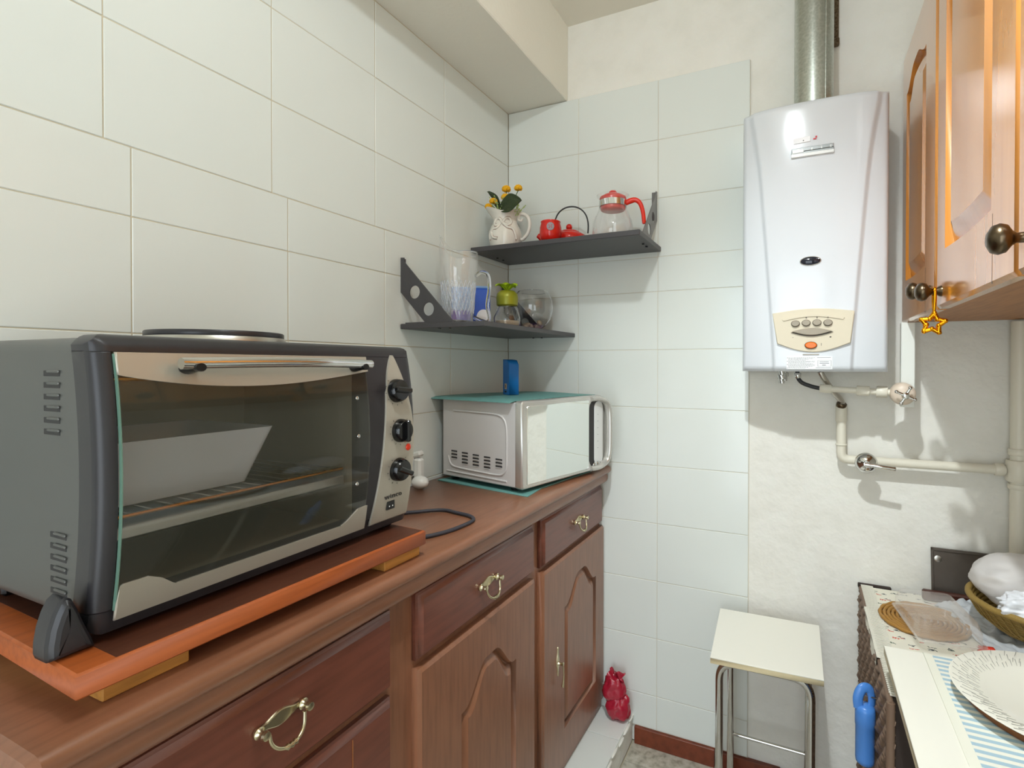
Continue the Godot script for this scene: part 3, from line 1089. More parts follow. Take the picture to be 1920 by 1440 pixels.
	tube(s, curve([Vector3(0.06, 1.06, 0.975), Vector3(0.07, 1.02, 0.955), Vector3(0.10, 0.985, 0.90), Vector3(0.15, 0.9715, 0.83), Vector3(0.203, 0.9715, 0.782), Vector3(0.253, 0.9715, 0.738), Vector3(0.30, 0.9715, 0.742), Vector3(0.345, 0.9715, 0.752), Vector3(0.370, 0.9715, 0.775), Vector3(0.373, 0.9715, 0.82), Vector3(0.366, 0.9715, 0.868), Vector3(0.345, 0.9715, 0.915), Vector3(0.30, 0.9715, 0.96), Vector3(0.2, 0.9715, 1.03)], 8), 0.0042, 8)
	mk.call("power_cord", s, M.cord)

	# orange board on cleats under the oven
	var bt := thing("wooden_board", "orange stained wooden board on two pale cleats under the toaster oven", "board", Vector3(0.2, 0.967, 1.24))
	var ob := Vector3(-0.2, -0.967, -1.24)
	s = S()
	var bo := [Vector2(0.03, -1.482), Vector2(0.398, -1.497), Vector2(0.412, -0.990), Vector2(0.03, -0.968)]
	loft(s, [[inset(bo, 0.002), 0.9895], [bo, 0.9915], [bo, 1.0135], [inset(bo, 0.0025), 1.016]], Transform3D(Basis(Vector3.RIGHT, Vector3(0, 0, -1), Vector3.UP), Vector3()), true, true)
	obj("plank", s, M.orange_wood, bt).position = ob
	s = S()
	var dk := [Vector2(0.034, -1.452), Vector2(0.395, -1.462), Vector2(0.4075, -0.994), Vector2(0.034, -0.972)]
	loft(s, [[dk, 1.0155], [dk, 1.0163]], Transform3D(Basis(Vector3.RIGHT, Vector3(0, 0, -1), Vector3.UP), Vector3()), true, true)
	obj("stained_top", s, M.board_stain, bt).position = ob
	for q in [[1.382, 1.468, 0.381], [0.988, 1.078, 0.397]]:
		s = S()
		bx(s, Vector3(0.05, 0.9672, q[0]), Vector3(q[2], 0.9895, q[1]), 0.0015)
		obj("cleat", s, M.pale_wood, bt).position = ob

# ---------------------------------------------------------------- microwave and what is round it
func microwave() -> void:
	var turn := deg_to_rad(-12.0)
	# local frame: x out of the door, z towards the near side; origin at the near front corner of the cabinet
	var t := thing("microwave_oven", "silver microwave oven with a mirrored door between two teal mats", "microwave", Vector3(0.352, 0.971, 0.519), turn)
	var y0 := 0.013
	var y1 := 0.249
	var s := S()
	bx(s, Vector3(-0.325, y0, -0.43), Vector3(-0.022, y1, 0.0), 0.003)
	obj("body", s, M.silver_paint, t)
	# embossed line on the near side
	s = S()
	var e := curve([Vector3(-0.275, 0.215, 0.0005), Vector3(-0.16, 0.214, 0.0005), Vector3(-0.095, 0.212, 0.0005), Vector3(-0.066, 0.200, 0.0005), Vector3(-0.056, 0.170, 0.0005), Vector3(-0.055, 0.11, 0.0005), Vector3(-0.056, 0.07, 0.0005), Vector3(-0.066, 0.049, 0.0005), Vector3(-0.09, 0.041, 0.0005), Vector3(-0.16, 0.041, 0.0005), Vector3(-0.25, 0.043, 0.0005), Vector3(-0.285, 0.050, 0.0005), Vector3(-0.298, 0.075, 0.0005)], 5)
	tube(s, e, 0.0028, 8)
	tube(s, [Vector3(-0.305, 0.029, 0.0005), Vector3(-0.055, 0.027, 0.0005)], 0.0026, 8)
	obj("embossed_line", s, M.silver_paint, t)
	var tops := [3, 4, 4, 4, 3]
	for c in 5:
		for r in tops[c]:
			var x := -0.272 + 0.0465 * c
			var y: float = 0.091 - 0.0098 * r - 0.0015 * c
			s = S()
			bx(s, Vector3(x - 0.013, y - 0.0026, -0.002), Vector3(x + 0.013, y + 0.0026, 0.0008), 0.0006)
			obj("vent_slot", s, M.slot_dark, t)
			s = S()
			bx(s, Vector3(x - 0.012, y - 0.0042, -0.001), Vector3(x + 0.012, y - 0.0022, 0.0022), 0.0008)
			obj("vent_lip", s, M.silver_paint, t)
	for q in [[-0.30, -0.03], [-0.05, -0.03], [-0.30, -0.40], [-0.05, -0.40]]:
		s = S()
		lathe(s, [Vector2(0.0, 0.0), Vector2(0.012, 0.0), Vector2(0.014, 0.014), Vector2(0.0, 0.014)], 14, Transform3D(Basis(), Vector3(q[0], 0.0003, q[1])))
		obj("foot", s, M.black, t)
	# front: frame with the door glass on the left, the loop handle on the right
	var fx := aim(Vector3(0, 0, -1), Vector3.UP, Vector3(-0.022, 0, 0))
	s = S()
	var outer := []
	for q in rrect(Vector2(-0.002, y0 - 0.002), Vector2(0.436, y1 + 0.002), 0.006, 3):
		outer.append(q)
	# larger radius on the far corners
	outer = []
	for a in [[Vector2(0.386, 0.059), 0.050, -PI / 2], [Vector2(0.386, 0.205), 0.048, 0.0]]:
		for k in 9:
			var an: float = a[2] + PI / 2 * k / 8.0
			outer.append(a[0] + Vector2(cos(an), sin(an)) * a[1])
	outer.append_array([Vector2(0.004, 0.253), Vector2(-0.002, 0.247), Vector2(-0.002, 0.017), Vector2(0.004, 0.010)])
	loft(s, [[outer, 0.0], [outer, 0.020], [inset(outer, 0.002), 0.024], [inset(outer, 0.004), 0.025]], fx, true, false)
	var fr := obj("door", s, M.silver_trim, t)
	s = S()
	var gl := [Vector2(0.018, 0.022), Vector2(0.322, 0.020), Vector2(0.322, 0.240), Vector2(0.018, 0.238)]
	solid(s, gl, 0.0235, 0.0262, fx, 0.0008)
	obj("mirror_glass", s, M.mirror, fr)
	s = S()
	solid(s, rrect(Vector2(0.322, 0.020), Vector2(0.400, 0.240), 0.036, 8), 0.0235, 0.0258, fx, 0.0008)
	obj("handle_recess", s, M.slot_dark, fr)
	s = S()
	solid(s, rrect(Vector2(0.352, 0.026), Vector2(0.402, 0.234), 0.022, 6), 0.025, 0.0275, fx, 0.0008)
	var cp := obj("control_panel", s, M.badge_light, fr)
	s = S()
	for k in 6:
		bx(s, Vector3(0.0054, 0.190 - 0.022 * k, -0.3700 - 0.004), Vector3(0.0057, 0.1912 - 0.022 * k, -0.3700), 0.0001)
	obj("key_print", s, M.ink, cp)
	# broad handle bar that bows out from the door and curves in at both ends
	s = S()
	var lp := curve([fx * Vector3(0.332, 0.243, 0.024), fx * Vector3(0.372, 0.243, 0.032), fx * Vector3(0.405, 0.228, 0.038), fx * Vector3(0.417, 0.195, 0.040), fx * Vector3(0.418, 0.131, 0.041), fx * Vector3(0.417, 0.067, 0.040), fx * Vector3(0.405, 0.034, 0.038), fx * Vector3(0.372, 0.019, 0.032), fx * Vector3(0.332, 0.018, 0.024)], 7)
	tube(s, lp, 0.0145, 14, false, Vector2(1.0, 0.62))
	obj("handle", s, M.silver_trim, fr)
	s = S()
	for q in [Vector3(0.352, 0.029, 0), Vector3(0.372, 0.030, 0)]:
		ball(s, fx * (q + Vector3(0, 0, 0.029)), Vector3(0.006, 0.008, 0.012), 14, 10)
	obj("handle_inlay", s, M.chrome, fr)
	# mats
	s = S()
	var m0 := [Vector2(-0.33, -0.016), Vector2(0.024, -0.004), Vector2(-0.006, 0.09), Vector2(-0.03, 0.42), Vector2(-0.325, 0.43)]
	var up := Transform3D(Basis(Vector3.RIGHT, Vector3(0, 0, -1), Vector3.UP), Vector3())
	loft(s, [[m0, 0.0], [m0, 0.0025], [inset(m0, 0.0006), 0.003]], up, true, true)
	var b := obj("table_mat", s, M.teal)
	b.transform = Transform3D(Basis(Vector3.UP, turn), Vector3(0.352, 0.9675, 0.519))
	tag(b, "teal mat lying on the brown worktop under the microwave oven", "mat")
	s = S()
	var m1 := func(u, v):
		var x := lerpf(-0.345, -0.028, u)
		var z := lerpf(0.020, -0.405, v)
		if u < 0.3:
			x -= 0.025 * (1.0 - v) * (0.3 - u) / 0.3
		var over := maxf(0.0, z)
		return Vector3(x, 0.2512 + 0.004 * sin(u * 5.0 + v * 3.0) * sin(v * 4.0) * 0.5 - over * 0.22 + 0.0035, z)
	smooth(s, true)
	grid(s, 16, 20, m1, Vector3(-0.15, -5, -0.2))
	smooth(s, true)
	grid(s, 16, 20, func(u, v): return m1.call(u, v) - Vector3(0, 0.0022, 0), Vector3(-0.15, 5, -0.2))
	smooth(s, false)
	for k in 16:
		for v in [0.0, 1.0]:
			var p: Vector3 = m1.call(k / 16.0, v)
			var q: Vector3 = m1.call((k + 1) / 16.0, v)
			quad(s, p, q, q - Vector3(0, 0.0022, 0), p - Vector3(0, 0.0022, 0), Vector3(0, 0, 1 if v == 0.0 else -1))
	for k in 20:
		for u in [0.0, 1.0]:
			var p2: Vector3 = m1.call(u, k / 20.0)
			var q2: Vector3 = m1.call(u, (k + 1) / 20.0)
			quad(s, p2, q2, q2 - Vector3(0, 0.0022, 0), p2 - Vector3(0, 0.0022, 0), Vector3(-1 if u == 0.0 else 1, 0, 0))
	b = obj("table_mat", s, M.teal)
	b.transform = Transform3D(Basis(Vector3.UP, turn), Vector3(0.352, 0.971, 0.519))
	tag(b, "teal mat draped over the top of the microwave oven", "mat")
	# blue carton
	t = thing("carton", "upright blue carton with a slanted top standing on the microwave oven", "carton", Vector3(0.172, 1.2265, 0.272), deg_to_rad(-32.0))
	s = S()
	var cx := [Vector2(-0.022, 0.0), Vector2(0.022, 0.0), Vector2(0.022, 0.098), Vector2(0.010, 0.113), Vector2(-0.022, 0.116)]
	loft(s, [[inset(cx, 0.001), -0.018], [cx, -0.017], [cx, 0.017], [inset(cx, 0.001), 0.018]], Transform3D(), true, true)
	obj("box", s, M.carton_blue, t)
	s = S()
	bx(s, Vector3(-0.009, 0.018, 0.0178), Vector3(0.006, 0.036, 0.0186), 0.0002)
	var lb := obj("label", s, M.carton_label, t)
	var wr := writing("5", 0.013, M.ink, lb)
	wr.position = Vector3(-0.0015, 0.027, 0.0188)
	s = S()
	bx(s, Vector3(-0.008, 0.007, 0.0178), Vector3(0.004, 0.0125, 0.0184), 0.0002)
	obj("print_mark", s, M.ink, t)
	# white plug on its socket, and the adapter lying by the wall
	t = thing("wall_plug", "white mains plug in a wall socket behind the toaster oven with a dark flex", "plug", Vector3(0.0, 1.0, 0.548))
	s = S()
	bx(s, Vector3(0.0005, -0.005, -0.028), Vector3(0.010, 0.060, 0.028), 0.003)
	obj("socket_plate", s, M.white_plastic, t)
	s = S()
	bx(s, Vector3(0.010, -0.012, -0.012), Vector3(0.036, 0.050, 0.012), 0.006)
	bx(s, Vector3(0.010, 0.046, -0.011), Vector3(0.050, 0.063, 0.011), 0.005, Transform3D(Basis(Vector3(0, 0, 1), 0.25), Vector3(0, 0, 0)))
	obj("plug_body", s, M.white_plastic, t)
	s = S()
	tube(s, curve([Vector3(0.024, -0.010, 0), Vector3(0.026, -0.022, -0.001), Vector3(0.030, -0.030, -0.003)], 5), 0.003, 8)
	obj("flex", s, M.cord, t)
	s = S()
	grid(s, 20, 10, func(u, v): return Vector3(0.05, 0.9865, 0.575) + Vector3(cos(TAU * u) * sin(PI * v) * 0.026, cos(PI * v) * 0.0185, sin(TAU * u) * sin(PI * v) * 0.022), Vector3(0.05, 0.987, 0.575), true)
	tag(obj("cable_winder", s, M.white_plastic), "rounded white plastic piece lying on the worktop below the wall plug", "adapter")

# ---------------------------------------------------------------- shelves
func bracket(parent: Node, xf: Transform3D, m: Material, sgn := -1.0) -> void:
	var c := CSGCombiner3D.new()
	c.name = numbered("bracket", parent)
	c.transform = xf
	c.material_override = m
	parent.add_child(c, true)
	var p := CSGPolygon3D.new()
	p.name = "web"
	p.polygon = PackedVector2Array([Vector2(0.0, 0.090), Vector2(0.088, 0.0), Vector2(0.182, 0.0), Vector2(0.178, 0.006), Vector2(0.013, 0.176), Vector2(0.012, 0.188), Vector2(0.0, 0.189)])
	p.depth = 0.003
	c.add_child(p)
	for h in [[0.050, 0.088], [0.099, 0.038]]:
		var y := CSGCylinder3D.new()
		y.name = "hole"
		y.radius = 0.0185
		y.height = 0.05
		y.sides = 36
		y.operation = CSGShape3D.OPERATION_SUBTRACTION
		y.rotation.x = PI / 2
		y.position = Vector3(h[0], h[1], 0)
		c.add_child(y)
	var f := CSGBox3D.new()
	f.name = "flange"
	f.size = Vector3(0.15, 0.003, 0.016)
	f.position = Vector3(0.09, 0.0017, -0.0015 + 0.0085 * sgn)
	c.add_child(f)
	var w := CSGBox3D.new()
	w.name = "wall_flange"
	w.size = Vector3(0.003, 0.095, 0.016)
	w.position = Vector3(0.0017, 0.14, -0.0015 + 0.0085 * sgn)
	c.add_child(w)

func shelves() -> void:
	var s := S()
	var t := thing("wall_shelf", "lower black shelf on the left wall over the microwave oven", "shelf", Vector3(0, 1.426, 0.3))
	bx(s, Vector3(0.001, 0.0, -0.298), Vector3(0.285, 0.0145, 0.301), 0.0015)
	obj("board", s, M.shelf_black, t)
	bracket(t, Transform3D(Basis(), Vector3(0.001, 0.0148, 0.299)), M.shelf_black)
	bracket(t, Transform3D(Basis(), Vector3(0.001, 0.0148, -0.250)), M.shelf_black)
	for q in [[0.13, 0.295], [0.165, 0.295], [0.13, -0.258], [0.165, -0.258]]:
		s = S()
		lathe(s, [Vector2(0.0, -0.003), Vector2(0.004, -0.003), Vector2(0.004, 0.0), Vector2(0.0, 0.0)], 10, Transform3D(Basis(), Vector3(q[0], 0.0, q[1] - 0.006)))
		obj("screw", s, M.black, t)
	t = thing("wall_shelf", "upper black shelf on the far wall carrying the flowers and red teapot", "shelf", Vector3(0.3, 1.712, 0))
	s = S()
	bx(s, Vector3(-0.298, 0.0, 0.001), Vector3(0.305, 0.0165, 0.257), 0.0015)
	obj("board", s, M.shelf_black, t)
	bracket(t, Transform3D(Basis(Vector3.UP, -PI / 2), Vector3(0.288, 0.0168, 0.001)), M.bracket_lit_gray, 1.0)
	bracket(t, Transform3D(Basis(Vector3.UP, -PI / 2), Vector3(-0.27, 0.0168, 0.001)), M.bracket_lit_gray, 1.0)
	for q in [[0.282, 0.10], [0.282, 0.14], [-0.262, 0.10], [-0.262, 0.14]]:
		s = S()
		lathe(s, [Vector2(0.0, -0.004), Vector2(0.004, -0.004), Vector2(0.004, 0.0), Vector2(0.0, 0.0)], 10, Transform3D(Basis(), Vector3(q[0], 0.0, q[1])))
		obj("screw", s, M.black, t)

func lower_items() -> void:
	var Y := 1.441
	# cut-glass pitcher, spout towards the left, handle towards the right
	var P := Vector3(0.125, Y, 0.495)
	var side := Vector3(0.8, 0, -0.6)   # to the right in the picture
	var t := thing("glass_pitcher", "tall clear cut-glass pitcher with a high lip at the near end of the lower shelf", "pitcher", P)
	var s := S()
	var shape := func(u, h, d):
		# d: inward offset
		var a: float = TAU * u
		var r := 0.041 + 0.013 * pow(clampf(h / 0.17, 0, 1), 0.8) - 0.003 * clampf((h - 0.15) / 0.06, 0, 1)
		var cut := 0.0
		if h > 0.03 and h < 0.135:
			cut = 0.0016 * pow(absf(sin(a * 8.0 + (h - 0.03) * 60.0)), 6.0) + 0.0016 * pow(absf(sin(a * 8.0 - (h - 0.03) * 60.0)), 6.0)
		elif h <= 0.03:
			cut = 0.0014 * pow(absf(sin(a * 12.0)), 4.0)
		var dir := Vector3(cos(a), 0, sin(a))
		var to_spout := dir.dot(-side)
		if h > 0.14:
			r += 0.004 * pow(clampf((h - 0.14) / 0.08, 0, 1), 2.0) * clampf(to_spout, 0, 1)
			r += 0.006 * pow(clampf((h - 0.14) / 0.05, 0, 1), 2.0) * clampf(-to_spout, 0, 1)
		return dir * (r - cut * (1.0 if d == 0.0 else 0.0) - d) + Vector3(0, h, 0)
	var top := func(u):
		var dir := Vector3(cos(TAU * u), 0, sin(TAU * u))
		var q: float = dir.dot(-side)
		return 0.206 + 0.054 * pow(clampf(q, 0, 1), 2.6) + 0.006 * clampf(-q, 0, 1)
	smooth(s, true)
	grid(s, 96, 30, func(u, v): return shape.call(u, top.call(u) * v, 0.0), Vector3(0, 0.1, 0), true)
	smooth(s, true)
	grid(s, 96, 20, func(u, v): return shape.call(u, lerpf(0.014, top.call(u), v), 0.0035), Vector3(0, 0.1, 0), true)
	smooth(s, true)
	grid(s, 96, 1, func(u, v): return shape.call(u, top.call(u), 0.0035 * v), Vector3(0, -2, 0), true)
	smooth(s, true)
	grid(s, 96, 1, func(u, v): return shape.call(u, 0.0, 0.0) * (1.0 - v * 0.999), Vector3(0, 1, 0), true)
	obj("body", s, M.cut_glass, t)
	s = S()
	var rim := []
	for k in 64:
		rim.append(shape.call(k / 64.0, top.call(k / 64.0), 0.0017))
	tube(s, rim, 0.0022, 8, true)
	obj("rim", s, M.clear_glass, t)
	s = S()
	for k in 24:
		# the cuts, standing a little proud as ribs of glass
		var a := TAU * k / 24.0
		for w in [-1.0, 1.0]:
			var pts := []
			for q in 7:
				var h := lerpf(0.035, 0.125, q / 6.0)
				var an: float = a + w * (q / 6.0) * TAU / 12.0
				pts.append(shape.call(an / TAU, h, 0.0) * Vector3(1.006, 1, 1.006))
			tube(s, pts, 0.0013, 4)
	obj("cut_pattern", s, M.cut_line, t)
	s = S()
	lathe(s, [Vector2(0.0, 0.0), Vector2(0.040, 0.0), Vector2(0.0415, 0.004), Vector2(0.041, 0.010), Vector2(0.036, 0.013), Vector2(0.0, 0.013)], 40)
	obj("base", s, M.clear_glass, t)
	s = S()
	tube(s, curve([side * 0.050 + Vector3(0, 0.145, 0), side * 0.066 + Vector3(0, 0.158, 0), side * 0.086 + Vector3(0, 0.150, 0), side * 0.090 + Vector3(0, 0.110, 0), side * 0.084 + Vector3(0, 0.060, 0), side * 0.090 + Vector3(0, 0.022, 0), side * 0.080 + Vector3(0, 0.010, 0), side * 0.044 + Vector3(0, 0.024, 0)], 7), 0.0055, 10)
	obj("handle", s, M.clear_glass, t)

	# packets behind the pitcher
	t = thing("packet", "bright blue packet with a white and dark blue roundel behind the pitcher handle", "packet", Vector3(0.075, Y, 0.30), deg_to_rad(38.0))
	s = S()
	bx(s, Vector3(-0.028, 0.0003, -0.015), Vector3(0.028, 0.135, 0.015), 0.004)
	obj("pack", s, M.pack_blue, t)
	box("top_fold", Vector3(-0.026, 0.135, -0.012), Vector3(0.026, 0.143, 0.012), M.pack_light, t, 0.002)
	s = S()
	solid(s, oval(Vector2(0.006, 0.034), Vector2(0.024, 0.032)), 0.0148, 0.0158, Transform3D(), 0.0003)
	var rd := obj("roundel", s, M.sticker, t)
	s = S()
	solid(s, oval(Vector2(0.0, 0.018), Vector2(0.018, 0.016)), 0.0156, 0.0164, Transform3D(), 0.0003)
	obj("roundel_centre", s, M.pack_blue, rd)
	t = thing("packet", "light blue and violet packet seen through the glass pitcher", "packet", Vector3(0.055, Y, 0.385), deg_to_rad(38.0))
	s = S()
	bx(s, Vector3(-0.030, 0.055, -0.014), Vector3(0.030, 0.130, 0.014), 0.003)
	obj("pack", s, M.pack_light, t)
	box("lower_band", Vector3(-0.0302, 0.0003, -0.0142), Vector3(0.0302, 0.0555, 0.0142), M.pack_purple, t, 0.003)

	# squat jar with an olive lid and a lime leaf bow
	t = thing("storage_jar", "squat clear glass jar with an olive lid tied with lime green leaves", "jar", Vector3(0.152, Y, 0.262))
	t.scale = Vector3(1.1, 1.1, 1.1)
	s = S()
	lathe(s, [Vector2(0.0, 0.0), Vector2(0.034, 0.0), Vector2(0.040, 0.012), Vector2(0.041, 0.035), Vector2(0.034, 0.058), Vector2(0.026, 0.070), Vector2(0.026, 0.078), Vector2(0.0235, 0.078), Vector2(0.0235, 0.070), Vector2(0.032, 0.056), Vector2(0.0385, 0.035), Vector2(0.0375, 0.013), Vector2(0.032, 0.004), Vector2(0.0, 0.004)], 40)
	obj("glass", s, M.clear_glass, t)
	s = S()
	lathe(s, [Vector2(0.0, 0.0045), Vector2(0.031, 0.0045), Vector2(0.036, 0.013), Vector2(0.036, 0.026), Vector2(0.0, 0.028)], 30)
	obj("contents", s, M.shell, t)
	s = S()
	lathe(s, [Vector2(0.027, 0.070), Vector2(0.032, 0.074), Vector2(0.033, 0.096), Vector2(0.031, 0.108), Vector2(0.022, 0.117), Vector2(0.0, 0.119)], 36)
	var lid := obj("lid", s, M.olive, t)
	s = S()
	for k in 5:
		var an := 2.5 * k
		var d := Vector3(cos(an), 0.15, sin(an))
		var w := Vector3(-sin(an), 0, cos(an))
		smooth(s, true)
		var lf := func(u, v): return Vector3(0, 0.120, 0) + d * (0.036 * v) + w * ((u - 0.5) * 0.030 * sin(PI * clampf(v, 0.06, 0.97))) + Vector3(0, 0.016 * sin(PI * v * 0.8) - 0.008 * absf(u - 0.5), 0)
		grid(s, 4, 8, lf)
		grid(s, 4, 8, func(u, v): return lf.call(u, v) - Vector3(0, 0.0012, 0))
	obj("leaf_bow", s, M.lime, lid)

	# round bowl with shells over a violet coaster
	s = S()
	lathe(s, [Vector2(0.0, 0.0), Vector2(0.052, 0.0), Vector2(0.054, 0.002), Vector2(0.052, 0.004), Vector2(0.0, 0.004)], 40)
	var co := obj("coaster", s, M.purple)
	co.position = Vector3(0.165, Y + 0.0003, 0.105)
	tag(co, "violet round coaster under the glass bowl on the lower shelf", "coaster")
	t = thing("glass_bowl", "round clear glass bowl holding beige stones on the lower shelf", "bowl", Vector3(0.165, Y + 0.0046, 0.105))
	s = S()
	var out := []
	for k in 19:
		var a := -PI / 2 + (PI * 0.5 + 0.72) * k / 18.0
		out.append(Vector2(cos(a) * 0.072 if k > 0 else 0.0, 0.085 + sin(a) * 0.085))
	var ins := []
	for k in 19:
		var q: Vector2 = out[18 - k]
		ins.append(Vector2(maxf(q.x - 0.0022, 0.0), 0.085 + (q.y - 0.085) * 0.975))
	ins[18] = Vector2(0, ins[18].y)
	lathe(s, out + ins, 48, Transform3D(), false, 0.4)
	obj("bowl", s, M.clear_glass, t)
	for k in 9:
		var a := TAU * k / 9.0 * 2.3
		var r := 0.012 + 0.020 * (k % 3) / 2.0
		s = S()
		ball(s, Vector3(0, 0, 0), Vector3(0.013, 0.009, 0.010) * rng.randf_range(0.8, 1.15), 12, 8, Basis(Vector3(rng.randf(), 1, rng.randf()).normalized(), rng.randf() * 6.0))
		var st := obj("stone", s, M.shell if k % 3 else M.shell_dark)
		st.position = Vector3(0.165 + cos(a) * r, Y + 0.0046 + 0.0145 + (0.004 if k % 3 == 2 else 0.0) + (0.009 if k == 8 else 0.0), 0.105 + sin(a) * r)
		tag(st, "small beige stone lying in the clear glass bowl", "stone", "stones in the glass bowl")

func upper_items() -> void:
	var Y := 1.7288
	# cream pitcher with moulded bows
	var P := Vector3(0.098, Y, 0.185)
	var right := Vector3(0.95, 0, -0.31)
	var t := thing("ceramic_pitcher", "cream ceramic pitcher with moulded bows holding yellow flowers", "pitcher", P)
	var body := func(u, v, d):
		var a: float = TAU * u
		var dir := Vector3(cos(a), 0, sin(a))
		var q: float = dir.dot(-right)
		var top: float = 0.122 + 0.022 * pow(clampf(q, 0, 1), 1.5) + 0.010 * pow(clampf(-q, 0, 1), 2.0)
		var h: float = top * v
		var k: float = clampf(h / 0.122, 0, 1.2)
		var r := 0.049 + 0.008 * sin(PI * clampf(k * 1.35, 0, 1)) - 0.010 * pow(clampf((k - 0.40) / 0.4, 0, 1), 1.4) + 0.016 * pow(clampf((k - 0.75) / 0.35, 0, 1), 1.4)
		r += 0.013 * clampf(q, 0, 1) * pow(clampf((k - 0.75) / 0.4, 0, 1), 1.6)
		r += 0.0012 * sin(a * 8.0) * clampf(1.0 - absf(k - 0.4) * 2.0, 0, 1)
		return dir * (r - d) + Vector3(0, h, 0)
	var s := S()
	smooth(s, true)
	grid(s, 56, 26, func(u, v): return body.call(u, v, 0.0), Vector3(0, 0.06, 0), true)
	smooth(s, true)
	grid(s, 56, 14, func(u, v): return body.call(u, lerpf(0.3, 1.0, v), 0.004), null, true)
	smooth(s, true)
	grid(s, 56, 2, func(u, v): return body.call(u, 1.0, 0.004 * v) + Vector3(0, 0.0015 * sin(PI * v), 0), Vector3(0, -1, 0), true)
	smooth(s, true)
	grid(s, 56, 1, func(u, v): return body.call(u, 0.0, 0.0) * (1.0 - 0.999 * v), Vector3(0, 1, 0), true)
	obj("body", s, M.ceramic, t)
	s = S()
	tube(s, curve([right * 0.034 + Vector3(0, 0.108, 0), right * 0.052 + Vector3(0, 0.122, 0), right * 0.076 + Vector3(0, 0.114, 0), right * 0.086 + Vector3(0, 0.088, 0), right * 0.080 + Vector3(0, 0.055, 0), right * 0.062 + Vector3(0, 0.034, 0), right * 0.050 + Vector3(0, 0.036, 0)], 7), 0.0062, 12)
	tube(s, curve([right * 0.052 + Vector3(0, 0.122, 0), right * 0.046 + Vector3(0, 0.104, 0), right * 0.056 + Vector3(0, 0.098, 0), right * 0.060 + Vector3(0, 0.106, 0)], 6), 0.0045, 10)
	obj("handle", s, M.ceramic, t)
	var front := Vector3(0.31, 0, 0.95)
	var on := func(x, y, lift):
		# a point on the front of the body, x to the right, y up
		var a: float = atan2(front.z, front.x) - x / 0.05
		var dir := Vector3(cos(a), 0, sin(a))
		var k: float = clampf(y / 0.122, 0, 1.2)
		var r := 0.049 + 0.008 * sin(PI * clampf(k * 1.35, 0, 1)) - 0.010 * pow(clampf((k - 0.40) / 0.4, 0, 1), 1.4) + 0.016 * pow(clampf((k - 0.75) / 0.35, 0, 1), 1.4)
		return dir * (r + lift) + Vector3(0, y, 0)
	s = S()
	var sl := S()
	for l in [[[-0.002, 0.082], [-0.012, 0.096], [-0.028, 0.096], [-0.033, 0.082], [-0.022, 0.072], [-0.004, 0.079]], [[0.002, 0.082], [0.014, 0.098], [0.030, 0.098], [0.034, 0.084], [0.022, 0.073], [0.004, 0.079]], [[-0.004, 0.077], [-0.016, 0.062], [-0.030, 0.060], [-0.040, 0.046], [-0.046, 0.028]], [[0.004, 0.077], [0.018, 0.064], [0.034, 0.060], [0.042, 0.044], [0.048, 0.026]], [[-0.036, 0.050], [-0.030, 0.032], [-0.014, 0.026]]]:
		var a := []
		for q in l:
			a.append(on.call(q[0], q[1], 0.0012))
		tube(s, curve(a, 6), 0.0042, 8)
		for w in [-0.0040, 0.0040]:
			var b := []
			for q in l:
				b.append(on.call(q[0] + w * 0.4, q[1] + w, 0.0004))
			tube(sl, curve(b, 6), 0.0013, 6)
	ball(s, on.call(0.0, 0.081, 0.002), Vector3(0.005, 0.005, 0.005), 10, 8)
	obj("moulded_bow", s, M.ceramic, t)
	obj("glaze_line", sl, M.ceramic_line, t)
	# yellow flowers
	var base := P + Vector3(0, 0.06, 0)
	var heads := [[Vector3(0.004, 0.209, 0.0), 0.0165], [Vector3(0.052, 0.206, 0.0), 0.0150], [Vector3(-0.036, 0.166, 0.02), 0.0150], [Vector3(-0.056, 0.150, 0.02), 0.0140], [Vector3(0.014, 0.173, 0.022), 0.0160], [Vector3(0.030, 0.174, 0.016), 0.0130]]
	var said := ["tallest of the yellow flowers, upright in the middle of the cream pitcher", "tall yellow flower leaning to the right in the cream pitcher", "yellow flower above the lowest one near the pitcher's lip", "lowest yellow flower hanging over the pitcher's lip", "yellow flower low in the middle in front of the broad leaf", "yellow flower tucked behind the low middle one beside the broad leaf"]
	for k in heads.size():
		var h: Vector3 = P + heads[k][0]
		var r: float = heads[k][1]
		t = thing("flower", said[k], "flower", base, 0.0, "yellow flowers in the cream pitcher")
		var tip := h - base
		s = S()
		tube(s, curve([Vector3(0.004 * (k - 2.5), 0, 0), Vector3(tip.x * 0.45, tip.y * 0.6, tip.z * 0.4), tip - Vector3(0, r * 0.5, 0)], 6), 0.0014, 6)
		obj("stem", s, M.stem, t)
		s = S()
		ball(s, tip, Vector3(r, r * 0.62, r) * 0.72, 16, 10)
		for q in 34:
			var a := q * 2.39996
			var up := 1.0 - 1.5 * (q + 0.5) / 34.0
			var d := Vector3(cos(a) * sqrt(1 - up * up), up * 0.8, sin(a) * sqrt(1 - up * up))
			ball(s, tip + d * r * 0.66, Vector3(1, 0.9, 1) * r * 0.34, 7, 5)
		obj("bloom", s, M.petal, t)
	# leaves
	var lv := [[P + Vector3(-0.026, 0.125, 0.0), Vector3(-0.46, 0.88, 0.15), Vector3(0.75, 0.25, 0.55), 0.092, 0.036, "upright dark green leaf at the left of the yellow flowers"], [P + Vector3(0.006, 0.128, 0.034), Vector3(0.95, 0.22, 0.05), Vector3(-0.22, 0.95, -0.2), 0.085, 0.066, "broad dark green leaf in front of the pitcher's rim"]]
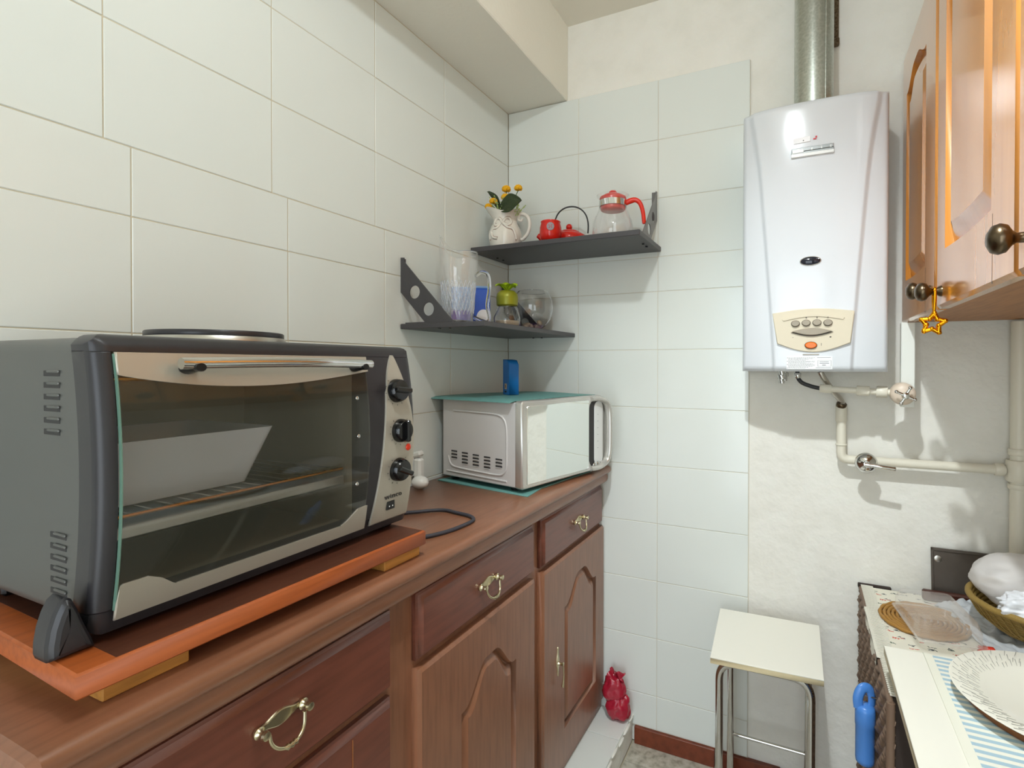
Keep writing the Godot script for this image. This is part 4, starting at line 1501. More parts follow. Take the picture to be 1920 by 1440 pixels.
	for l in lv:
		t = thing("leaf", l[5], "leaf", l[0])
		var ax: Vector3 = l[1].normalized()
		var sd: Vector3 = (l[2] - ax * ax.dot(l[2])).normalized()
		var nr := ax.cross(sd)
		var lf := func(u, v):
			var w: float = l[4] * pow(sin(PI * clampf(v * 0.93 + 0.05, 0, 1)), 0.7) * (u - 0.5)
			return ax * l[3] * v + sd * w + nr * (0.012 * sin(v * 3.0) + absf(u - 0.5) * 0.014 + 0.002 * sin(u * 14.0 + v * 9.0))
		s = S()
		smooth(s, true)
		grid(s, 12, 14, lf)
		smooth(s, true)
		grid(s, 12, 14, func(u, v): return lf.call(u, v) + nr * 0.0008)
		obj("blade", s, M.leaf, t)
		s = S()
		tube(s, [Vector3(0, -0.05, 0), Vector3(), ax * l[3] * 0.5 + nr * 0.010], [0.0018, 0.0016, 0.0008], 6)
		obj("stalk", s, M.stem, t)
	s = S()
	for k in 26:
		var a := rng.randf() * TAU
		var d := Vector3(cos(a) * 0.5 + (0.35 if k % 6 == 0 else 0.0), 1.0, sin(a) * 0.4).normalized()
		var ln := rng.randf_range(0.085, 0.125)
		tube(s, [base, base + d * ln * 0.7, base + d * ln + Vector3(0.003, 0, 0)], 0.0009, 4)
		for q in 5:
			ball(s, base + d * ln * (0.72 + 0.07 * q) + Vector3(rng.randf_range(-1, 1), rng.randf_range(-1, 1), rng.randf_range(-1, 1)) * 0.005, Vector3(0.0024, 0.0024, 0.0024), 6, 4)
	var sp := obj("filler_sprigs", s, M.sprig)
	sp.set_meta("kind", "stuff")
	tag(sp, "pale green filler sprigs among the yellow flowers in the cream pitcher", "foliage")

	# red teapot with a wire handle, and the red cup in front of it
	var T := Vector3(0.307, Y, 0.105)
	t = thing("teapot", "red teapot with a black wire handle behind the red cup", "teapot", T)
	s = S()
	lathe(s, [Vector2(0.0, 0.0), Vector2(0.040, 0.0), Vector2(0.058, 0.012), Vector2(0.064, 0.026), Vector2(0.058, 0.042), Vector2(0.046, 0.050), Vector2(0.030, 0.054), Vector2(0.0, 0.055)], 44, Transform3D(), false, 0.3)
	obj("body", s, M.red_enamel, t)
	s = S()
	lathe(s, [Vector2(0.038, 0.052), Vector2(0.038, 0.055), Vector2(0.028, 0.061), Vector2(0.010, 0.065), Vector2(0.0, 0.0655)], 36)
	var ld := obj("lid", s, M.red_enamel, t)
	s = S()
	ball(s, Vector3(0, 0.074, 0), Vector3(0.011, 0.011, 0.011), 18, 12)
	obj("lid_knob", s, M.red_enamel, ld)
	s = S()
	var lf2 := Vector3(-0.95, 0, 0.30)
	tube(s, curve([lf2 * 0.055 + Vector3(0, 0.016, 0), lf2 * 0.082 + Vector3(0, 0.024, 0), lf2 * 0.100 + Vector3(0, 0.040, 0), lf2 * 0.110 + Vector3(0, 0.048, 0)], 6), [0.015, 0.0145, 0.014, 0.0135, 0.013, 0.0125, 0.012, 0.0115, 0.011, 0.0108, 0.0105, 0.0102, 0.010, 0.0097, 0.0095, 0.0092, 0.009, 0.0088, 0.0085], 14)
	obj("spout", s, M.red_enamel, t)
	s = S()
	var hp := []
	for k in 29:
		var a := PI * k / 28.0
		hp.append(Vector3(0.008, 0.050, 0.0) + Vector3(0.95, 0, -0.30) * (-cos(a) * (0.058 + 0.012 * sin(a))) + Vector3(0, 0.094 * pow(sin(a), 0.85), 0))
	tube(s, hp, 0.0026, 8)
	obj("wire_handle", s, M.black, t)
	t = thing("cup", "small red cup with a grey round emblem on its side", "cup", Vector3(0.288, Y, 0.212))
	s = S()
	lathe(s, [Vector2(0.0, 0.0), Vector2(0.022, 0.0), Vector2(0.032, 0.010), Vector2(0.0365, 0.028), Vector2(0.0355, 0.048), Vector2(0.0318, 0.062), Vector2(0.0335, 0.066), Vector2(0.0325, 0.0675), Vector2(0.029, 0.064), Vector2(0.033, 0.046), Vector2(0.033, 0.030), Vector2(0.028, 0.012), Vector2(0.0, 0.006)], 40, Transform3D(), false, 0.2)
	obj("body", s, M.red_enamel, t)
	var fw := Vector3(0.42, 0, 0.907)
	s = S()
	var em := aim(Vector3(0.907, 0, -0.42), Vector3(-0.03, 0.995, -0.06).normalized(), fw * 0.0352 + Vector3(0, 0.044, 0))
	loft(s, [[oval(Vector2(), Vector2(0.0125, 0.0135)), -0.003], [oval(Vector2(), Vector2(0.0125, 0.0135)), 0.0012], [oval(Vector2(), Vector2(0.011, 0.012)), 0.0018]], em, true, false)
	var eb := obj("emblem", s, M.emblem, t)
	s = S()
	for k in 4:
		var a := TAU * k / 4.0 + 0.5
		tube(s, [em * Vector3(cos(a) * 0.002, sin(a) * 0.002, 0.002), em * Vector3(cos(a + 0.5) * 0.005, sin(a + 0.5) * 0.005, 0.0022), em * Vector3(cos(a + 0.2) * 0.008, sin(a + 0.2) * 0.008, 0.002)], 0.0008, 5)
	obj("emblem_relief", s, M.red_enamel, eb)

	# glass jug with a red lid
	var K := Vector3(0.483, Y, 0.15)
	t = thing("glass_jug", "clear glass coffee jug with a red lid, red handle and steel collar", "jug", K)
	s = S()
	var o := [Vector2(0.0, 0.0), Vector2(0.060, 0.0), Vector2(0.066, 0.008), Vector2(0.0675, 0.030), Vector2(0.064, 0.058), Vector2(0.056, 0.080), Vector2(0.048, 0.098), Vector2(0.0435, 0.108), Vector2(0.0435, 0.128), Vector2(0.047, 0.136), Vector2(0.052, 0.142), Vector2(0.0535, 0.145)]
	var ii := [Vector2(0.0520, 0.145), Vector2(0.0450, 0.136), Vector2(0.0417, 0.128), Vector2(0.0417, 0.108), Vector2(0.0462, 0.097), Vector2(0.0542, 0.079), Vector2(0.0622, 0.057), Vector2(0.0657, 0.030), Vector2(0.0640, 0.010), Vector2(0.058, 0.0025), Vector2(0.0, 0.0025)]
	lathe(s, o + ii, 56, Transform3D(), false, 0.3)
	obj("glass", s, M.cut_glass, t)
	s = S()
	lathe(s, [Vector2(0.0437, 0.108), Vector2(0.0450, 0.1085), Vector2(0.0450, 0.1275), Vector2(0.0437, 0.128)], 48)
	obj("steel_collar", s, M.chrome, t)
	s = S()
	lathe(s, [Vector2(0.0, 0.098), Vector2(0.038, 0.098), Vector2(0.0405, 0.102), Vector2(0.0405, 0.130), Vector2(0.044, 0.134), Vector2(0.042, 0.140), Vector2(0.028, 0.148), Vector2(0.012, 0.150), Vector2(0.010, 0.153), Vector2(0.0130, 0.157), Vector2(0.010, 0.161), Vector2(0.0, 0.162)], 40, Transform3D(), false, 0.5)
	obj("lid", s, M.red_plastic, t)
	s = S()
	var rt := Vector3(0.97, 0, -0.24)
	tube(s, curve([rt * 0.036 + Vector3(0, 0.118, 0), rt * 0.056 + Vector3(0, 0.126, 0), rt * 0.074 + Vector3(0, 0.128, 0), rt * 0.088 + Vector3(0, 0.116, 0), rt * 0.097 + Vector3(0, 0.088, 0), rt * 0.101 + Vector3(0, 0.050, 0)], 6), [0.0105, 0.0105, 0.0105, 0.0105, 0.0108, 0.011, 0.011, 0.011, 0.0108, 0.0104, 0.0100, 0.0098, 0.0096, 0.0094, 0.0092, 0.009, 0.0088, 0.0086, 0.0084, 0.0083, 0.0082, 0.0081, 0.008, 0.008, 0.0079, 0.0078, 0.0077, 0.0076, 0.0075, 0.0072, 0.006], 12, false, Vector2(0.75, 0.85))
	obj("handle", s, M.red_plastic, t)

# ---------------------------------------------------------------- water heater and pipes
func heater() -> void:
	var C := Vector3(1.070, 1.307, 0.0)
	var t := thing("water_heater", "white wall-mounted gas water heater with a cream control panel", "water heater", C)
	var hw := 0.181
	var H := 0.732
	# half width of the raised middle at height y
	var mid := func(y: float) -> float:
		return lerpf(0.092, 0.140, pow(clampf((y - 0.02) / 0.68, 0, 1), 1.15)) + 0.012 * pow(clampf((y - 0.5) / 0.22, 0, 1), 2.0)
	var F := func(x: float, y: float) -> float:
		var m: float = mid.call(y)
		var q := absf(x) / m
		var z := 0.192 + 0.014 * (1.0 - pow(x / hw, 2.0))
		# raised middle with a soft step at its sides
		z += 0.008 * smoothstep(1.10, 0.985, q)
		z -= 0.012 * pow(clampf((absf(x) - 0.10) / 0.081, 0, 1), 2.0)
		# rounded rim
		var e := minf(hw - absf(x), minf(y, H - y))
		if e < 0.012:
			z -= 0.012 * (1.0 - sqrt(maxf(0.0, 1.0 - pow(1.0 - e / 0.012, 2.0))))
		return z
	var s := S()
	smooth(s, true)
	var warp := func(u): return lerpf(-1.0, 1.0, u)
	var ux := func(u: float) -> float:
		var q: float = u * 2.0 - 1.0
		return hw * q * (1.0 + 0.0 * q)
	grid(s, 150, 90, func(u, v): return Vector3(ux.call(u), H * v, F.call(ux.call(u), H * v)), Vector3(0, H / 2, -1))
	smooth(s, true)
	grid(s, 60, 1, func(u, v): return Vector3(ux.call(u), H, lerpf(F.call(ux.call(u), H), 0.002, v)), Vector3(0, 0, 0.1))
	smooth(s, true)
	grid(s, 60, 1, func(u, v): return Vector3(ux.call(u), 0, lerpf(F.call(ux.call(u), 0.0), 0.002, v)), Vector3(0, H, 0.1))
	for sx in [-1.0, 1.0]:
		smooth(s, true)
		grid(s, 40, 1, func(u, v): return Vector3(sx * hw, H * u, lerpf(F.call(sx * hw, H * u), 0.002, v)), Vector3(0, H / 2, 0.1))
	obj("casing", s, M.enamel_white, t)
	var zf := func(x, y): return F.call(x, y)
	# cream control panel
	var ow := []
	for k in 17:
		var q := k / 16.0
		ow.append(Vector2(lerpf(-0.086, 0.092, q), 0.076 - 0.024 * sin(PI * q)))
	for k in 17:
		var q := 1.0 - k / 16.0
		ow.append(Vector2(lerpf(-0.0985, 0.1005, q), 0.159 + 0.010 * sin(PI * q)))
	s = S()
	loft(s, [[ow, 0.196], [ow, 0.2165], [inset(ow, 0.0018), 0.219]], Transform3D(), true, false)
	var pn := obj("control_panel", s, M.panel_cream, t)
	s = S()
	var hood := []
	for k in 13:
		var q := k / 12.0
		hood.append(Vector2(lerpf(-0.070, 0.074, q), 0.137 + 0.010 * sin(PI * q)))
	for k in 13:
		var q := 1.0 - k / 12.0
		hood.append(Vector2(lerpf(-0.074, 0.078, q), 0.142 + 0.013 * sin(PI * q)))
	loft(s, [[hood, 0.2185], [inset(hood, 0.0005), 0.2215]], Transform3D(), true, false)
	obj("panel_ridge", s, M.panel_cream, pn)
	for k in 4:
		var c := Vector2(-0.040 + 0.0262 * k, 0.1295 + 0.0012 * sin(k * 1.0))
		s = S()
		loft(s, [[oval(c, Vector2(0.0112, 0.0088)), 0.216], [oval(c, Vector2(0.0112, 0.0088)), 0.2195], [oval(c, Vector2(0.0106, 0.0082)), 0.2205]], Transform3D(), true, false)
		var b := obj("button", s, M.ink, pn)
		s = S()
		loft(s, [[oval(c, Vector2(0.0102, 0.0078)), 0.219], [oval(c, Vector2(0.0102, 0.0078)), 0.2245], [oval(c, Vector2(0.0088, 0.0064)), 0.226]], Transform3D(), true, false)
		obj("button_face", s, M.button_gray, b)
		if k > 0:
			s = S()
			solid(s, oval(c + Vector2(0, 0.0145), Vector2(0.0014, 0.0012), 10), 0.218, 0.2223, Transform3D(), 0.0002)
			obj("print_mark", s, M.ink, pn)
	var ls := []
	for k in 17:
		var q := k / 16.0
		ls.append(Vector2(lerpf(-0.051, 0.051, q), 0.1055 - 0.0105 * sin(PI * q)))
	for k in range(1, 16):
		var q := 1.0 - k / 16.0
		ls.append(Vector2(lerpf(-0.051, 0.051, q), 0.1055 + 0.0085 * sin(PI * q)))
	s = S()
	loft(s, [[ls, 0.2165], [ls, 0.2215], [inset(ls, 0.001), 0.2225]], Transform3D(), true, false)
	var sd := obj("slider", s, M.ink, pn)
	var ls2 := []
	for p in ls:
		ls2.append(p * Vector2(0.955, 1.0) + Vector2(0, 0.0022))
	s = S()
	loft(s, [[ls2, 0.2215], [ls2, 0.2255], [inset(ls2, 0.0015), 0.2268]], Transform3D(), true, false)
	obj("slider_face", s, M.button_gray, sd)
	s = S()
	solid(s, oval(Vector2(-0.046, 0.092), Vector2(0.0018, 0.0006), 8), 0.2185, 0.2193, Transform3D(), 0.0002)
	solid(s, oval(Vector2(0.045, 0.092), Vector2(0.0024, 0.0018), 8), 0.2185, 0.2193, Transform3D(), 0.0002)
	solid(s, [Vector2(0.0225, 0.069), Vector2(0.0237, 0.069), Vector2(0.0237, 0.076), Vector2(0.0225, 0.076)], 0.2185, 0.2193, Transform3D(), 0.0002)
	obj("print_marks", s, M.ink, pn)
	s = S()
	loft(s, [[oval(Vector2(-0.002, 0.0705), Vector2(0.0155, 0.0098)), 0.2165], [oval(Vector2(-0.002, 0.0705), Vector2(0.0155, 0.0098)), 0.2205], [oval(Vector2(-0.002, 0.0705), Vector2(0.0148, 0.0090)), 0.2210]], Transform3D(), true, false)
	var ob := obj("power_button", s, M.ink, pn)
	s = S()
	loft(s, [[oval(Vector2(-0.002, 0.0705), Vector2(0.0142, 0.0086)), 0.2195], [oval(Vector2(-0.002, 0.0705), Vector2(0.0142, 0.0086)), 0.224], [oval(Vector2(-0.002, 0.0705), Vector2(0.0118, 0.0066)), 0.2262]], Transform3D(), true, false)
	obj("button_face", s, M.orange_button, ob)
	# sight window
	s = S()
	loft(s, [[oval(Vector2(-0.004, 0.297), Vector2(0.0265, 0.0125)), 0.205], [oval(Vector2(-0.004, 0.297), Vector2(0.0265, 0.0125)), 0.2155], [oval(Vector2(-0.004, 0.297), Vector2(0.0245, 0.0108)), 0.2165]], Transform3D(), true, false)
	var sw := obj("sight_window", s, M.silver_trim, t)
	s = S()
	grid(s, 28, 6, func(u, v): return Vector3(-0.004 + cos(TAU * u) * 0.0245 * v, 0.297 + sin(TAU * u) * 0.0108 * v, 0.2195 - 0.003 * v * v), Vector3(0, 0.297, 0), true)
	obj("lens", s, M.lens_black, sw)
	# badge, sticker, instruction label
	s = S()
	bx(s, Vector3(-0.052, 0.592, 0.205), Vector3(0.050, 0.602, 0.2195), 0.001)
	bx(s, Vector3(-0.053, 0.579, 0.205), Vector3(0.051, 0.592, 0.2185), 0.001)
	var bd := obj("badge", s, M.badge, t)
	s = S()
	bx(s, Vector3(-0.053, 0.578, 0.206), Vector3(0.051, 0.5865, 0.2200), 0.0008)
	obj("badge_strip", s, M.badge_light, bd)
	s = S()
	bx(s, Vector3(-0.050, 0.589, 0.215), Vector3(-0.022, 0.598, 0.2200), 0.0006)
	obj("badge_logo", s, M.badge_light, bd)
	for q in [["B", -0.002], ["I", 0.0215], ["S", 0.043]]:
		var w := writing(q[0], 0.0085, M.badge_light, bd, "letter")
		w.position = Vector3(q[1], 0.595, 0.2197)
	s = S()
	bx(s, Vector3(-0.029, 0.617, 0.205), Vector3(0.013, 0.632, 0.2160), 0.0003, Transform3D(Basis(Vector3(0, 0, 1), 0.03), Vector3(0, 0, 0)))
	var sk := obj("sticker", s, M.sticker, t)
	s = S()
	bx(s, Vector3(0.001, 0.6205, 0.2158), Vector3(0.009, 0.6235, 0.2164), 0.0001)
	bx(s, Vector3(0.006, 0.625, 0.2158), Vector3(0.0105, 0.629, 0.2164), 0.0001)
	obj("sticker_print", s, M.sticker_red, sk)
	s = S()
	bx(s, Vector3(-0.024, 0.6205, 0.2158), Vector3(-0.0215, 0.623, 0.2164), 0.0001)
	obj("sticker_dot", s, M.ink, sk)
	var im := Image.create(512, 192, false, Image.FORMAT_RGB8)
	im.fill(c8(238, 239, 240))
	var r2 := RandomNumberGenerator.new()
	r2.seed = 5
	var ink := c8(122, 124, 126)
	for row in 13:
		var y := 16 + row * 13
		var x := 22
		var lim: int = 320 if row in [0, 4, 5, 8, 9] else [220, 300, 250][row % 3]
		while x < lim:
			var wd := r2.randi_range(6, 22)
			im.fill_rect(Rect2i(x, y, mini(wd, lim - x), 6), ink.lightened(r2.randf() * 0.35))
			x += wd + 5
		if row % 4 == 0:
			im.fill_rect(Rect2i(6, y - 1, 9, 9), c8(70, 70, 72))
	for q in [[344, 14, 150, 6], [350, 60, 4, 90], [350, 60, 150, 3], [496, 60, 4, 90], [350, 148, 150, 3], [372, 76, 100, 9], [372, 100, 104, 9], [400, 124, 40, 12], [330, 168, 170, 7]]:
		im.fill_rect(Rect2i(q[0], q[1], q[2], q[3]), c8(130, 132, 134))
	var lm := mat("instruction_print", Color.WHITE, 0.4)
	lm.albedo_texture = ImageTexture.create_from_image(im)
	var st := S()
	var lz := 0.2150
	smooth(st, false)
	var cn := [Vector3(-0.062, 0.0065, lz), Vector3(0.050, 0.0065, lz), Vector3(0.050, 0.0405, lz + 0.0007), Vector3(-0.062, 0.0405, lz + 0.0007)]
	var uv := [Vector2(0, 1), Vector2(1, 1), Vector2(1, 0), Vector2(0, 0)]
	for k in [0, 2, 1, 0, 3, 2]:
		st.set_uv(uv[k])
		st.add_vertex(cn[k])
	for e in 4:
		var a: Vector3 = cn[e]
		var b: Vector3 = cn[(e + 1) % 4]
		for p in [a, b, b - Vector3(0, 0, 0.006), a, b - Vector3(0, 0, 0.006), a - Vector3(0, 0, 0.006)]:
			st.set_uv(Vector2(0.005, 0.005))
			st.add_vertex(p)
	st.generate_normals()
	put("instruction_label", st.commit(), lm, t)
	s = S()
	bx(s, Vector3(-0.022, 0.0445, 0.205), Vector3(0.018, 0.0470, 0.2158), 0.0002)
	obj("label_heading", s, M.button_gray, t)
	# connections under the casing
	for q in [[-0.078, 0.10, -0.020], [-0.072, 0.05, -0.014]]:
		s = S()
		lathe(s, [Vector2(0.0, q[2] - 0.016), Vector2(0.008, q[2] - 0.016), Vector2(0.008, q[2] - 0.004), Vector2(0.012, q[2] - 0.003), Vector2(0.012, q[2] + 0.008), Vector2(0.009, q[2] + 0.009), Vector2(0.009, 0.002), Vector2(0.0, 0.002)], 6, Transform3D(Basis(), Vector3(q[0], 0, q[1])))
		obj("valve_nut", s, M.chrome, t)

	# galvanised flue
	t = thing("flue_pipe", "round galvanised steel flue pipe rising from the water heater to the ceiling", "flue pipe", Vector3(1.073, 2.0395, 0.10))
	s = S()
	lathe(s, [Vector2(0.0515, 0.0), Vector2(0.0515, 0.5345)], 56)
	tube(s, [Vector3(0.030, 0.0, 0.0425), Vector3(0.030, 0.5345, 0.0425)], 0.0022, 6)
	obj("pipe", s, M.galvanised, t)
	s = S()
	bx(s, Vector3(0.046, 0.243, -0.1065), Vector3(0.068, 0.5345, -0.092), 0.003)
	bx(s, Vector3(0.044, 0.239, -0.1065), Vector3(0.070, 0.259, -0.086), 0.003)
	obj("wall_strap", s, M.rusty, t)

func elbow(a: Vector3, corner: Vector3, b: Vector3, r: float, n := 8) -> Array:
	var out := [a]
	var d1 := (a - corner).normalized()
	var d2 := (b - corner).normalized()
	for k in n + 1:
		var q := k / float(n)
		out.append(corner + d1 * r * pow(1 - q, 2) + d2 * r * q * q)
	out.append(b)
	return out

func ring(s: SurfaceTool, at: Vector3, dir: Vector3, r: float, len: float, seg := 20) -> void:
	var y := dir.normalized()
	var x := y.cross(Vector3(0, 0, 1) if absf(y.z) < 0.9 else Vector3.UP).normalized()
	var xf := Transform3D(Basis(x, y, x.cross(y)), at)
	lathe(s, [Vector2(0.0, -len / 2), Vector2(r * 0.92, -len / 2), Vector2(r, -len / 2 + r * 0.1), Vector2(r, len / 2 - r * 0.1), Vector2(r * 0.92, len / 2), Vector2(0.0, len / 2)], seg, xf)

func pipes() -> void:
	# lower supply: from the heater down, round an elbow and along the wall to the corner riser
	var t := thing("water_pipe", "cream water pipe with a round chrome lever valve running along the far wall", "pipe", Vector3(1.16, 1.05, 0.03))
	var o := -Vector3(1.16, 1.05, 0.03)
	var s := S()
	tube(s, elbow(Vector3(1.152, 1.200, 0.036), Vector3(1.152, 1.049, 0.036), Vector3(1.535, 1.049, 0.036), 0.022), 0.0128, 16)
	obj("pipe", s, M.pipe_white, t).position = o
	s = S()
	ring(s, Vector3(1.152, 1.092, 0.036), Vector3.UP, 0.0158, 0.005)
	obj("coupling", s, M.pipe_white, t).position = o
	s = S()
	ring(s, Vector3(1.152, 1.184, 0.036), Vector3.UP, 0.0152, 0.05)
	obj("coupling", s, M.pipe_white, t).position = o
	s = S()
	ring(s, Vector3(1.522, 1.049, 0.036), Vector3.RIGHT, 0.0165, 0.02)
	obj("coupling", s, M.pipe_white, t).position = o
	s = S()
	var vx := Transform3D(Basis(Vector3.RIGHT, Vector3(0, 0, 1), Vector3(0, -1, 0)), Vector3(1.212, 1.050, 0.036))
	lathe(s, [Vector2(0.0, 0.0), Vector2(0.015, 0.0), Vector2(0.015, 0.042), Vector2(0.0, 0.042)], 20, vx)
	obj("valve_body", s, M.pipe_white, t).position = o
	s = S()
	lathe(s, [Vector2(0.020, 0.038), Vector2(0.0275, 0.041), Vector2(0.0285, 0.044), Vector2(0.024, 0.054), Vector2(0.014, 0.062), Vector2(0.009, 0.064), Vector2(0.008, 0.070), Vector2(0.0, 0.071)], 36, vx)
	obj("escutcheon", s, M.chrome, t).position = o
	s = S()
	tube(s, curve([Vector3(1.206, 1.0495, 0.104), Vector3(1.222, 1.0485, 0.106), Vector3(1.250, 1.0455, 0.108), Vector3(1.274, 1.0430, 0.108), Vector3(1.280, 1.0425, 0.108)], 5), [0.0075, 0.0073, 0.007, 0.0068, 0.0065, 0.0062, 0.006, 0.006, 0.006, 0.006, 0.006, 0.006, 0.006, 0.006, 0.006, 0.0062, 0.0062, 0.006, 0.0056, 0.005, 0.003], 12)
	obj("lever", s, M.chrome, t).position = o
	s = S()
	tube(s, curve([Vector3(1.094, 1.3055, 0.10), Vector3(1.104, 1.285, 0.094), Vector3(1.128, 1.250, 0.070), Vector3(1.150, 1.222, 0.045), Vector3(1.152, 1.203, 0.038)], 6), 0.0085, 12)
	obj("bent_tube", s, M.steel, t).position = o
	s = S()
	ring(s, Vector3(1.152, 1.208, 0.040), Vector3(0.2, 1, 0.35), 0.0142, 0.012)
	obj("collar", s, M.bronze, t).position = o

	# upper supply with couplings, duct and cross-handled tap
	t = thing("supply_pipe", "short white pipe with couplings and a cross-handled chrome tap below the water heater", "pipe", Vector3(1.2, 1.25, 0.03))
	o = -Vector3(1.2, 1.25, 0.03)
	s = S()
	tube(s, [Vector3(1.094, 1.258, 0.105), Vector3(1.296, 1.250, 0.130)], 0.0085, 14)
	obj("pipe", s, M.pipe_white, t).position = o
	s = S()
	ring(s, Vector3(1.200, 1.254, 0.118), Vector3(1, -0.045, 0.12), 0.0135, 0.032)
	obj("coupling", s, M.pipe_white, t).position = o
	s = S()
	ring(s, Vector3(1.244, 1.252, 0.1235), Vector3(1, -0.045, 0.12), 0.0155, 0.026, 6)
	obj("coupling", s, M.pipe_white, t).position = o
	s = S()
	ring(s, Vector3(1.108, 1.2575, 0.1065), Vector3(1, -0.045, 0.12), 0.0120, 0.03)
	obj("coupling", s, M.pipe_white, t).position = o
	s = S()
	tube(s, curve([Vector3(1.034, 1.306, 0.100), Vector3(1.036, 1.288, 0.100), Vector3(1.046, 1.274, 0.100), Vector3(1.066, 1.265, 0.102), Vector3(1.086, 1.2595, 0.104), Vector3(1.100, 1.2578, 0.1055)], 6), 0.0058, 12)
	obj("flexible_hose", s, M.hose, t).position = o
	s = S()
	ring(s, Vector3(1.035, 1.294, 0.100), Vector3.UP, 0.0092, 0.016, 6)
	obj("hose_nut", s, M.chrome, t).position = o
	var tx := Transform3D(Basis(Vector3.RIGHT, Vector3(0.18, -0.06, 1).normalized(), Vector3(0, -1, 0)).orthonormalized(), Vector3(1.290, 1.250, 0.112))
	s = S()
	lathe(s, [Vector2(0.0, 0.0), Vector2(0.0275, 0.0), Vector2(0.0295, 0.008), Vector2(0.0295, 0.028), Vector2(0.027, 0.040), Vector2(0.020, 0.046), Vector2(0.0, 0.047)], 32, tx)
	obj("tap_body", s, M.cap_cream, t).position = o
	s = S()
	lathe(s, [Vector2(0.0, 0.046), Vector2(0.007, 0.046), Vector2(0.0055, 0.060), Vector2(0.008, 0.066), Vector2(0.0085, 0.073), Vector2(0.0, 0.077)], 18, tx)
	for k in 4:
		var a := TAU * k / 4.0 + 0.45
		var d := Vector3(cos(a), 0, sin(a))
		tube(s, [tx * (d * 0.004 + Vector3(0, 0.069, 0)), tx * (d * 0.016 + Vector3(0, 0.069, 0)), tx * (d * 0.021 + Vector3(0, 0.069, 0))], [0.0042, 0.0032, 0.0036], 10)
		ball(s, tx * (d * 0.0225 + Vector3(0, 0.069, 0)), Vector3(0.0048, 0.0048, 0.0048), 12, 8)
	obj("cross_handle", s, M.chrome, t).position = o

	s = S()
	bx(s, Vector3(1.289, 1.212, 0.092), Vector3(1.3215, 1.4395, 0.112), 0.002)
	tag(obj("cable_duct", s, M.duct_white), "white vertical duct below the wall cabinet behind the cross-handled tap", "duct")

	t = thing("riser_pipe", "cream vertical riser pipe with thick couplings in the far right corner", "pipe", Vector3(1.562, 0.7, 0.036))
	o = -Vector3(1.562, 0.7, 0.036)
	s = S()
	tube(s, [Vector3(1.562, 0.0, 0.036), Vector3(1.562, 1.439, 0.036)], 0.0175, 18)
	obj("pipe", s, M.pipe_white, t).position = o
	s = S()
	ring(s, Vector3(1.562, 1.049, 0.036), Vector3.UP, 0.026, 0.056, 24)
	obj("coupling", s, M.pipe_white, t).position = o
	s = S()
	ring(s, Vector3(1.562, 1.098, 0.036), Vector3.UP, 0.0215, 0.018, 24)
	obj("coupling", s, M.pipe_white, t).position = o
	s = S()
	ring(s, Vector3(1.562, 1.008, 0.036), Vector3.UP, 0.0215, 0.014, 24)
	obj("coupling", s, M.pipe_white, t).position = o

# ---------------------------------------------------------------- wall cabinet
func knob(parent: Node, at: Vector3) -> void:
	var s := S()
	lathe(s, [Vector2(0.0, 0.0), Vector2(0.011, 0.0), Vector2(0.010, 0.004), Vector2(0.0065, 0.008), Vector2(0.0062, 0.016), Vector2(0.010, 0.021), Vector2(0.0170, 0.026), Vector2(0.0190, 0.033), Vector2(0.0165, 0.040), Vector2(0.009, 0.0445), Vector2(0.0, 0.0455)], 28, Transform3D(Basis(Vector3(0, 0, 1), PI / 2), at), false, 0.4)
	obj("knob", s, M.bronze, parent)

